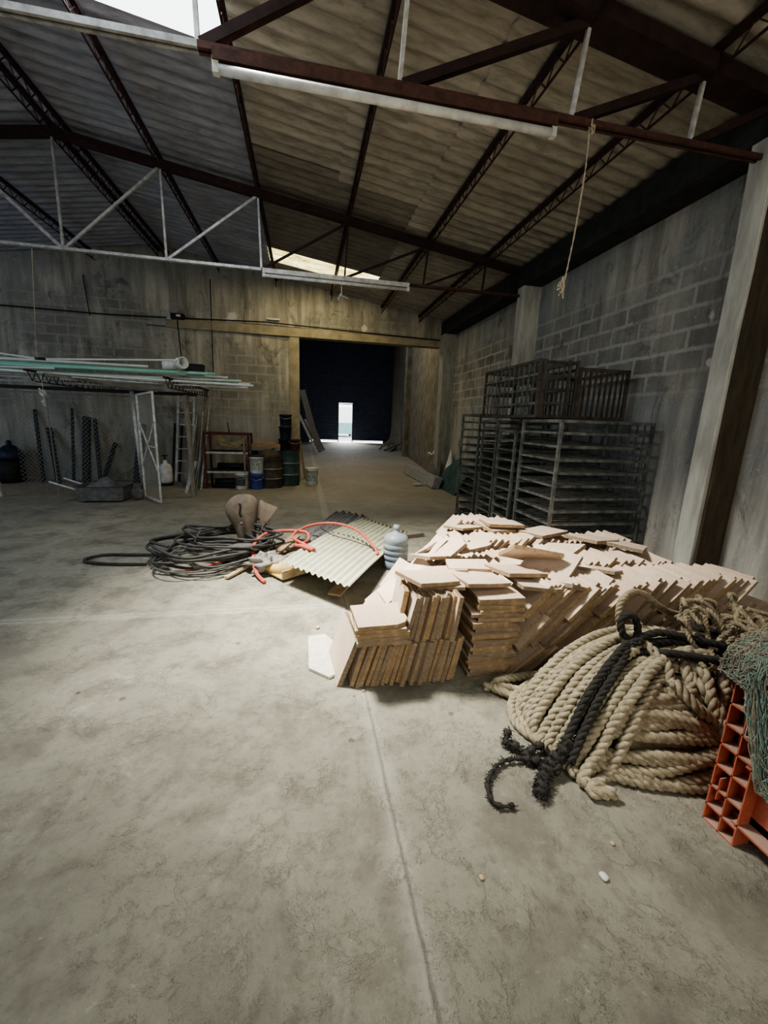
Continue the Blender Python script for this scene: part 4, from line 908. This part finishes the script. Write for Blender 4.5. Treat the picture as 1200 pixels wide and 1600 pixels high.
# ------------------------------------------------------------------ rope heap
rp = MB(); RR = .026; Rr2 = random.Random(5)
cx, cy, ax, ay, hz = 1.84, 1.64, .70, .46, .40
def dome(x, y):
    q = ((x-cx)/ax)**2+((y-cy)/ay)**2
    return hz*max(0, 1-q**1.6)
core = MB().sheet(lambda u, v: V((cx+ax*.93*v*math.cos(2*PI*u), cy+ay*.93*v*math.sin(2*PI*u), max(.0, dome(cx+ax*v*math.cos(2*PI*u), cy+ay*v*math.sin(2*PI*u))-.05))), 40, 14)
paths = []
# coils running round the heap: inner rope layers
for k in range(22):
    a0 = Rr2.uniform(.55,1.0); ex = ax*a0; ey = ay*a0*Rr2.uniform(.85,1.0); ox = Rr2.uniform(-.05,.05); oy = Rr2.uniform(-.04,.04); off = Rr2.uniform(0,.05); tw = Rr2.uniform(-.25,.25); P = []
    for j in range(16):
        a = 2*PI*j/16; x = cx+ox+ex*math.cos(a+0)*(1+.05*math.sin(3*a+k)); y = cy+oy+ey*math.sin(a)*(1+.06*math.cos(2*a+k)); P.append(V((x, y, max(RR, dome(x,y)-.02+off*math.sin(a*2+k)**2*.6))))
    paths.append(smooth(P, .012, True))
# skeins draped from the top over the left flank
for k in range(12):
    yy = 1.86-.055*k+Rr2.uniform(-.01,.01); s = k/10
    top = V((1.95+.10*Rr2.random(), yy+.04, .0)); P = []
    for j in range(9):
        v = j/8; x = 2.05-(.88-.10*abs(s-.4))*v; y = 1.92-.30*s-.10*v-.20*s*v+Rr2.uniform(-.008,.008)
        z = dome(x, y)+.04+.02*math.sin(k*2.1); P.append(V((x, y, max(RR+.003, z))))
    x, y = P[-1].x, P[-1].y; P.append(V((x-.03, y-.03, RR+.005))); P.append(V((x+.06, y-.05, RR+.004)))
    paths.append(smooth(P, .012))
# random tangles over the front right of the heap
for k in range(28):
    x = Rr2.uniform(1.6,2.3); y = Rr2.uniform(1.3,1.85); d = Rr2.uniform(-1.4,1.4); P = []
    for j in range(7):
        x += math.cos(d)*.085; y += math.sin(d)*.085; d += Rr2.uniform(-.8,.8)
        y = max(1.17, min(1.98, y)); x = max(1.28, min(2.5, x))
        if x > 1.55: y = max(y, 1.20)
        P.append(V((x, y, max(RR, dome(x,y)+.05+.025*math.sin(j*1.3+k)))))
    paths.append(smooth(P, .012))
# outer coils lying on the floor in front
for q in range(3):
    P = [(1.40+.03*q,1.62-.02*q,RR+.0*q),(1.37+.04*q,1.50,RR),(1.42+.04*q,1.38+.02*q,RR+.02*q),(1.52+.02*q,1.29+.03*q,RR+.03*q),(1.64,1.235+.035*q,RR+.04*q),(1.80,1.22+.03*q,RR+.04*q),(2.0,1.25+.03*q,RR+.04*q),(2.2,1.35,RR+.04*q)]
    paths.append(smooth(P, .012))
paths.append(smooth([(1.28,1.75,RR),(1.20,1.86,RR),(1.10,1.96,RR+.01),(1.18,2.03,.03),(1.36,2.02,.05),(1.5,1.95,.10)], .012))
paths.append(smooth([(1.05,1.99,RR),(1.2,1.95,RR),(1.3,1.84,.03),(1.22,1.72,RR),(1.16,1.6,RR),(1.2,1.5,RR),(1.32,1.44,RR)], .012))
paths.append(smooth([(2.05,1.55,.42),(2.0,1.42,.40),(1.97,1.30,.30),(1.95,1.24,.18),(1.93,1.22,.08),(2.05,1.25,.03)], .012))
for P in paths: twisted(rp, P, RR, .115, 6, 3, 0, .035)
ro = thing('rope_heap', 'big heap of thick tan twisted rope on the floor beside the orange crate', 'rope', (0,0,0))
rp.build('rope', M['manila'], ro); core.build('buried_coils', M['manila_d'], ro)
wmb = MB()
for P in paths[::2]: wisps(wmb, P, RR, 26, .035)
wmb.build('loose_fibre', M['manila'], ro)
lp = smooth([(1.72,1.78,.40),(1.74,1.80,.46),(1.735,1.82,.54),(1.76,1.84,.615),(1.84,1.86,.65),(1.95,1.88,.62),(2.07,1.90,.54),(2.2,1.92,.475),(2.35,1.93,.44),(2.5,1.93,.43),(2.62,1.9,.43)], .01)
mb = MB(); twisted(mb, lp, .019, .075, 7, 3, 0, .02)
lo_ = thing('loop_rope', 'grey brown rope rising in a tall loop above the heap', 'rope', (0,0,0)); mb.build('rope', M['manila_d'], lo_)
# black rope with knot
bk = thing('black_rope', 'black rope knotted over the tan heap, trailing down to the floor', 'rope', (0,0,0))
mb = MB(); BR = .020
kp = V((1.66,1.64,.47))
for P in ([kp+V((.02,.02,-.02)), (1.85,1.60,0.490), (2.05,1.55,0.480), (2.2,1.56,0.485), (2.32,1.62,0.495), (2.33,1.72,0.495), (2.2,1.75,0.505), (2.12,1.68,0.510), (2.18,1.6,0.510), (2.28,1.56,0.495)],
          [kp+V((.0,-.02,-.03)), (1.78,1.50,0.485), (1.95,1.42,0.485), (2.1,1.42,0.475), (2.25,1.46,0.475), (2.33,1.52,0.465)],
          [kp+V((.02,.0,0)), (1.80,1.63,0.525), (1.95,1.56,0.520), (2.1,1.48,0.505), (2.24,1.44,0.495)],
          [kp, (1.57,1.59,.47), (1.46,1.545,.41), (1.34,1.50,.31), (1.24,1.45,.19), (1.16,1.40,.09), (1.10,1.35,.03)],
          [kp+V((-.01,.02,0)), (1.58,1.57,.46), (1.48,1.51,.40), (1.37,1.46,.31), (1.27,1.41,.19), (1.18,1.36,.07)]):
    twisted(mb, smooth(P, .01), BR, .11, 6, 3)
mb.build('rope', M['blackrope'], bk)
mb = MB()
twisted(mb, smooth([kp+V((.02,.01,0)),kp+V((-.03,.03,.05)),kp+V((-.02,.05,.12)),kp+V((.05,.05,.12)),kp+V((.06,.02,.04)),kp+V((-.02,-.03,.0)),kp+V((-.04,.0,-.04)),kp+V((.03,.03,-.03)),kp+V((.05,-.02,.02)),kp+V((0,-.045,.03))], .008), .019, .1, 6)
mb.build('knot', M['blackrope'], bk)
fr = MB()
def fray(P, r, cnt, ln):
    P = smooth(P, .012); fr.tube([p for p in P], [r*(.8+.35*math.sin(i*1.9)) for i in range(len(P))], 6)
    for _ in range(cnt):
        p = R.choice(P); d = V((R.gauss(0,1),R.gauss(0,1),R.gauss(0,.6))).normalized(); a = p+d*r*.6
        b = a+d*ln*R.uniform(.4,1)+V((0,0,-ln*.3)); b.z = max(.003, b.z); mid = (a+b)/2+V((R.gauss(0,.006),R.gauss(0,.006),.004))
        fr.tube([a, mid, b], [.0028,.002,.0008], 3)
fray([(1.21,1.42,.13),(1.15,1.40,.08),(1.09,1.38,.045),(1.03,1.33,.03),(.98,1.27,.025)], .032, 700, .028)
fray([(1.17,1.50,.05),(1.08,1.50,.03),(1.02,1.46,.025),(1.08,1.42,.03),(1.16,1.40,.04)], .02, 320, .026)
fray([(1.08,1.44,.03),(1.0,1.46,.025),(.90,1.46,.02),(.82,1.41,.02),(.775,1.35,.018),(.765,1.28,.016),(.80,1.25,.016),(.845,1.25,.016)], .012, 200, .012)
fray([(1.00,1.60,.06),(.97,1.56,.03),(1.02,1.52,.03)], .02, 140, .03)
fr.build('frayed_end', M['blackrope'], bk)

# ------------------------------------------------------------------ orange crate
ct = thing('plastic_crate', 'orange ribbed plastic fish crate at the right edge, net hanging over it', 'crate', (1.61, .06, 0))
CL, CW, CH = 1.03, 1.05, .72   # length along y, width along x
w_ = MB(); w_.bb((.055,.0,.085),(.075,CL,CH)); w_.bb((CW-.075,0,.10),(CW-.055,CL,CH)); w_.bb((.055,0,.10),(CW-.055,.02,CH)); w_.bb((.055,CL-.02,.10),(CW-.055,CL,CH)); w_.bb((.055,0,.10),(CW-.055,CL,.13))
w_.build('tub_wall', M['crate'], ct)
rb = MB(); th = .005
ys = [CL, CL-.062, CL-.118]
for y in ys: rb.bb((0, y-th, 0), (.075, y, CH))
rb.bb((0,CL-.118,0),(.075,CL,.006))
for y in [.118,.062,.005]: rb.bb((0, y-th, 0), (.075, y, CH))
for z in (.075,.165,.265,.36,.45,.54,.63,.715): rb.bb((.0, CL-.118, z-.004), (.075, CL, z+.004)); rb.bb((.0, 0, z-.004), (.075, .118, z+.004))
for z in (.09,.34): rb.bb((.0, .1, z), (.075, CL-.1, z+.008))
for x0, z in ((.0,.34),(.0,.715)): pass
for k in range(8): x = .18+k*.10; rb.bb((x,CL,.10),(x+th,CL+.035,CH)); rb.bb((x,-.035,.10),(x+th,0,CH))
rb.bar((0.0,CL-.031,.17),(0.07,CL-.031,.17),.004,.1)
rb.build('rib', M['crate'], ct)
rm = MB(); rm.bb((-.004,-.01,CH-.010),(.09,CL+.01,CH+.010)); rm.bb((CW-.09,-.04,CH-.012),(CW+.012,CL+.04,CH+.012)); rm.bb((0,-.04,CH-.012),(CW,.04,CH+.012)); rm.bb((0,CL-.04,CH-.012),(CW,CL+.01,CH+.012))
rm.build('rim', M['crate'], ct)
for x in (.09, CW-.1):
    for y in (.06, CL-.06): MB().bb((x-.04,y-.055,0),(x+.04,y+.055,.10)).build('foot', M['crate'], ct)
# net: draped base + tangled twine
nn = thing('fishing_net', 'tangled green and brown fishing net draped over the orange crate', 'net', (0,0,0))
def netsurf(u, v):
    # u: along the crate edge (y), v: from inside the rim over the edge and down the outside
    y = .20+.92*u
    full = .40+.05*math.sin(13*u)
    hang = full if y < .92 else max(.05, full*(1.02-y)/.10)
    L_ = v*(.5+hang)
    if L_ < .42: x = 2.05-L_; z = .78+.04*math.sin(5*u+3*v)+.03*math.sin(13*v+7*u)
    else:
        d = L_-.42; a = min(1, d/.08); x = 1.63-.055*math.sin(a*PI/2); z = .78-.02*a-max(0, d-.04)
        x -= .018*math.sin(17*u)+.014*math.sin(9*v+5*u)
        y += -.05*max(0, d-.1)*(y > .8)
    return V((x, y, z))
base = MB().sheet(netsurf, 40, 40); base.build('net_bundle', M['net'], nn)
Rn = random.Random(9)
def twine(mat, cnt, urange, vrange, nm, r=.0016, spread=.010):
    mb = MB()
    for _ in range(cnt):
        u = Rn.uniform(*urange); v = Rn.uniform(*vrange); du, dv = Rn.gauss(0,.012), Rn.uniform(.01,.03); pts = []
        for j in range(9):
            p = netsurf(min(1,max(0,u)), min(1,max(0,v))) + V((-abs(Rn.gauss(0,spread)), Rn.gauss(0,.004), Rn.gauss(0,.004)+(.004 if v < .5 else 0)))
            if v < .55: p.z += abs(Rn.gauss(0,spread))
            pts.append(p); u += du+Rn.gauss(0,.008); v += dv+Rn.gauss(0,.012)
        mb.tube(smooth(pts, .012), r, 4)
    return mb.build(nm, mat, nn)
twine(M['net'], 1100, (.45,.92), (.45,1), 'green_mesh'); twine(M['net_b'], 500, (.85,1), (.25,.95), 'brown_mesh', .0018, .010); twine(M['net_b'], 300, (.4,.88), (.88,1.0), 'brown_mesh', .0018); twine(M['net'], 200, (0,.8), (.1,.5), 'green_mesh', .002, .012)
nr = thing('net_rope', 'fuzzy grey rope bunch piled behind the crate corner at the right edge', 'rope', (0,0,0))
mb = MB()
for k in range(30):
    P = []; x = Rn.uniform(2.05,2.45); y = Rn.uniform(1.3,1.7)
    for j in range(6): P.append(V((x, y, .50+.11*math.sin(j*1.1+k)+.03*Rn.random()+.06*(x-1.9)))); x += Rn.uniform(-.10,.10); y += Rn.uniform(-.08,.08)
    p = smooth(P, .012); twisted(mb, p, .013, .06, 5); wisps(mb, p, .012, 14, .04)
mb.build('strand', M['manila_d'], nr)

# floor debris
for (x,y,s,mt,lb) in ((1.03,.95,.016,'white','small white crumb on the bare floor in the right foreground'), (.60,1.02,.010,'palewood','tiny pale chip on the floor near the joint'), (1.15,1.05,.009,'palewood','tiny pale chip right of the white crumb')):
    tag(MB().sheet(lambda u, v: V((x+s*math.sin(PI*v)*math.cos(2*PI*u)*(1+.3*math.sin(9*u)), y+s*math.sin(PI*v)*math.sin(2*PI*u), s*.5+s*.5*math.cos(PI*v))), 10, 6).build('debris_crumb', M[mt]), lb, 'debris')

# ------------------------------------------------------------------ light
def area(name, loc, target, sx, sy, power, col, spread=PI):
    l = bpy.data.lights.new(name, 'AREA'); l.shape = 'RECTANGLE'; l.size = sx; l.size_y = sy; l.energy = power; l.color = col; l.spread = spread
    o = bpy.data.objects.new(name, l); C.objects.link(o); o.location = loc
    d = V(target)-V(loc); o.rotation_euler = d.to_track_quat('-Z', 'Y').to_euler(); return o
area('skylight_daylight', (-1.22, 3.35, 4.72), (-1.22, 3.35, 0), 1.2, 2.2, 78, (.80, .90, 1.0))
area('skylight_shaft', (-1.1, 3.5, 4.68), (.75, 3.2, 0), .6, .9, 135, (1.0, .94, .82), math.radians(66))
area('rear_skylight', (.4, 9.15, 4.45), (.4, 9.5, 0), 1.9, .6, 42, (1.0, .84, .50))
area('front_fill', (.2, -4.0, 1.9), (.2, 3, 2.6), 6.0, 3.2, 130, (1.0, .94, .80))  # unseen fill added behind the camera to brighten ceiling and walls
area('hall_daylight', (1.5, -1.9, 4.2), (.6, .2, 0), 2.6, 1.6, 62, (1.0, .96, .86))
area('left_daylight', (-8.9, 5.0, 2.6), (0, 8.0, 2.6), 4.5, 2.5, 95, (.60, .76, 1.0))
area('passage_fill', (2.0, 21, 7.2), (2.5, 23, 0), 2.5, 8, 170, (.65, .78, 1.0))  # added fill under a closed ceiling, lifts the shutter out of the dark
area('passage_warm_fill', (1.2, 14.2, 6.0), (4.0, 14.5, 1), 1.5, 3.0, 110, (1.0, .88, .66))  # warm fill added to brighten the passage's right wall
area('wicket_daylight', (2.9, 30.9, 3.6), (2.7, 26, 0), 1.0, 2.0, 900, (.92, .96, 1.0))
w = bpy.data.worlds.new('World'); bpy.context.scene.world = w; w.use_nodes = True
w.node_tree.nodes['Background'].inputs[0].default_value = (.93, .97, 1, 1); w.node_tree.nodes['Background'].inputs[1].default_value = 3.0

# ------------------------------------------------------------------ camera
cd = bpy.data.cameras.new('camera'); co_ = bpy.data.objects.new('camera', cd); C.objects.link(co_)
cd.sensor_fit = 'HORIZONTAL'; cd.sensor_width = 36; cd.lens = 635/1200*36; cd.clip_start = .02; cd.clip_end = 200
X_ = (0.98142516, -0.00636864, 0.19173967); Y_ = (-0.18847136, -0.21862678, 0.95743453); Z_ = (0.03582187, -0.97578777, -0.21576613)
mt = Matrix(((X_[0], -X_[1], -X_[2], 0), (Y_[0], -Y_[1], -Y_[2], 0), (Z_[0], -Z_[1], -Z_[2], 1.55), (0,0,0,1)))
co_.matrix_world = mt; bpy.context.scene.camera = co_
sc = bpy.context.scene
sc.view_settings.view_transform = 'AgX'; sc.view_settings.look = 'AgX - Medium High Contrast'; sc.view_settings.exposure = .28
sc.cycles.max_bounces = 6; sc.cycles.diffuse_bounces = 4; sc.cycles.glossy_bounces = 2; sc.cycles.transmission_bounces = 4; sc.cycles.sample_clamp_indirect = 6
sc.cycles.use_denoising = True
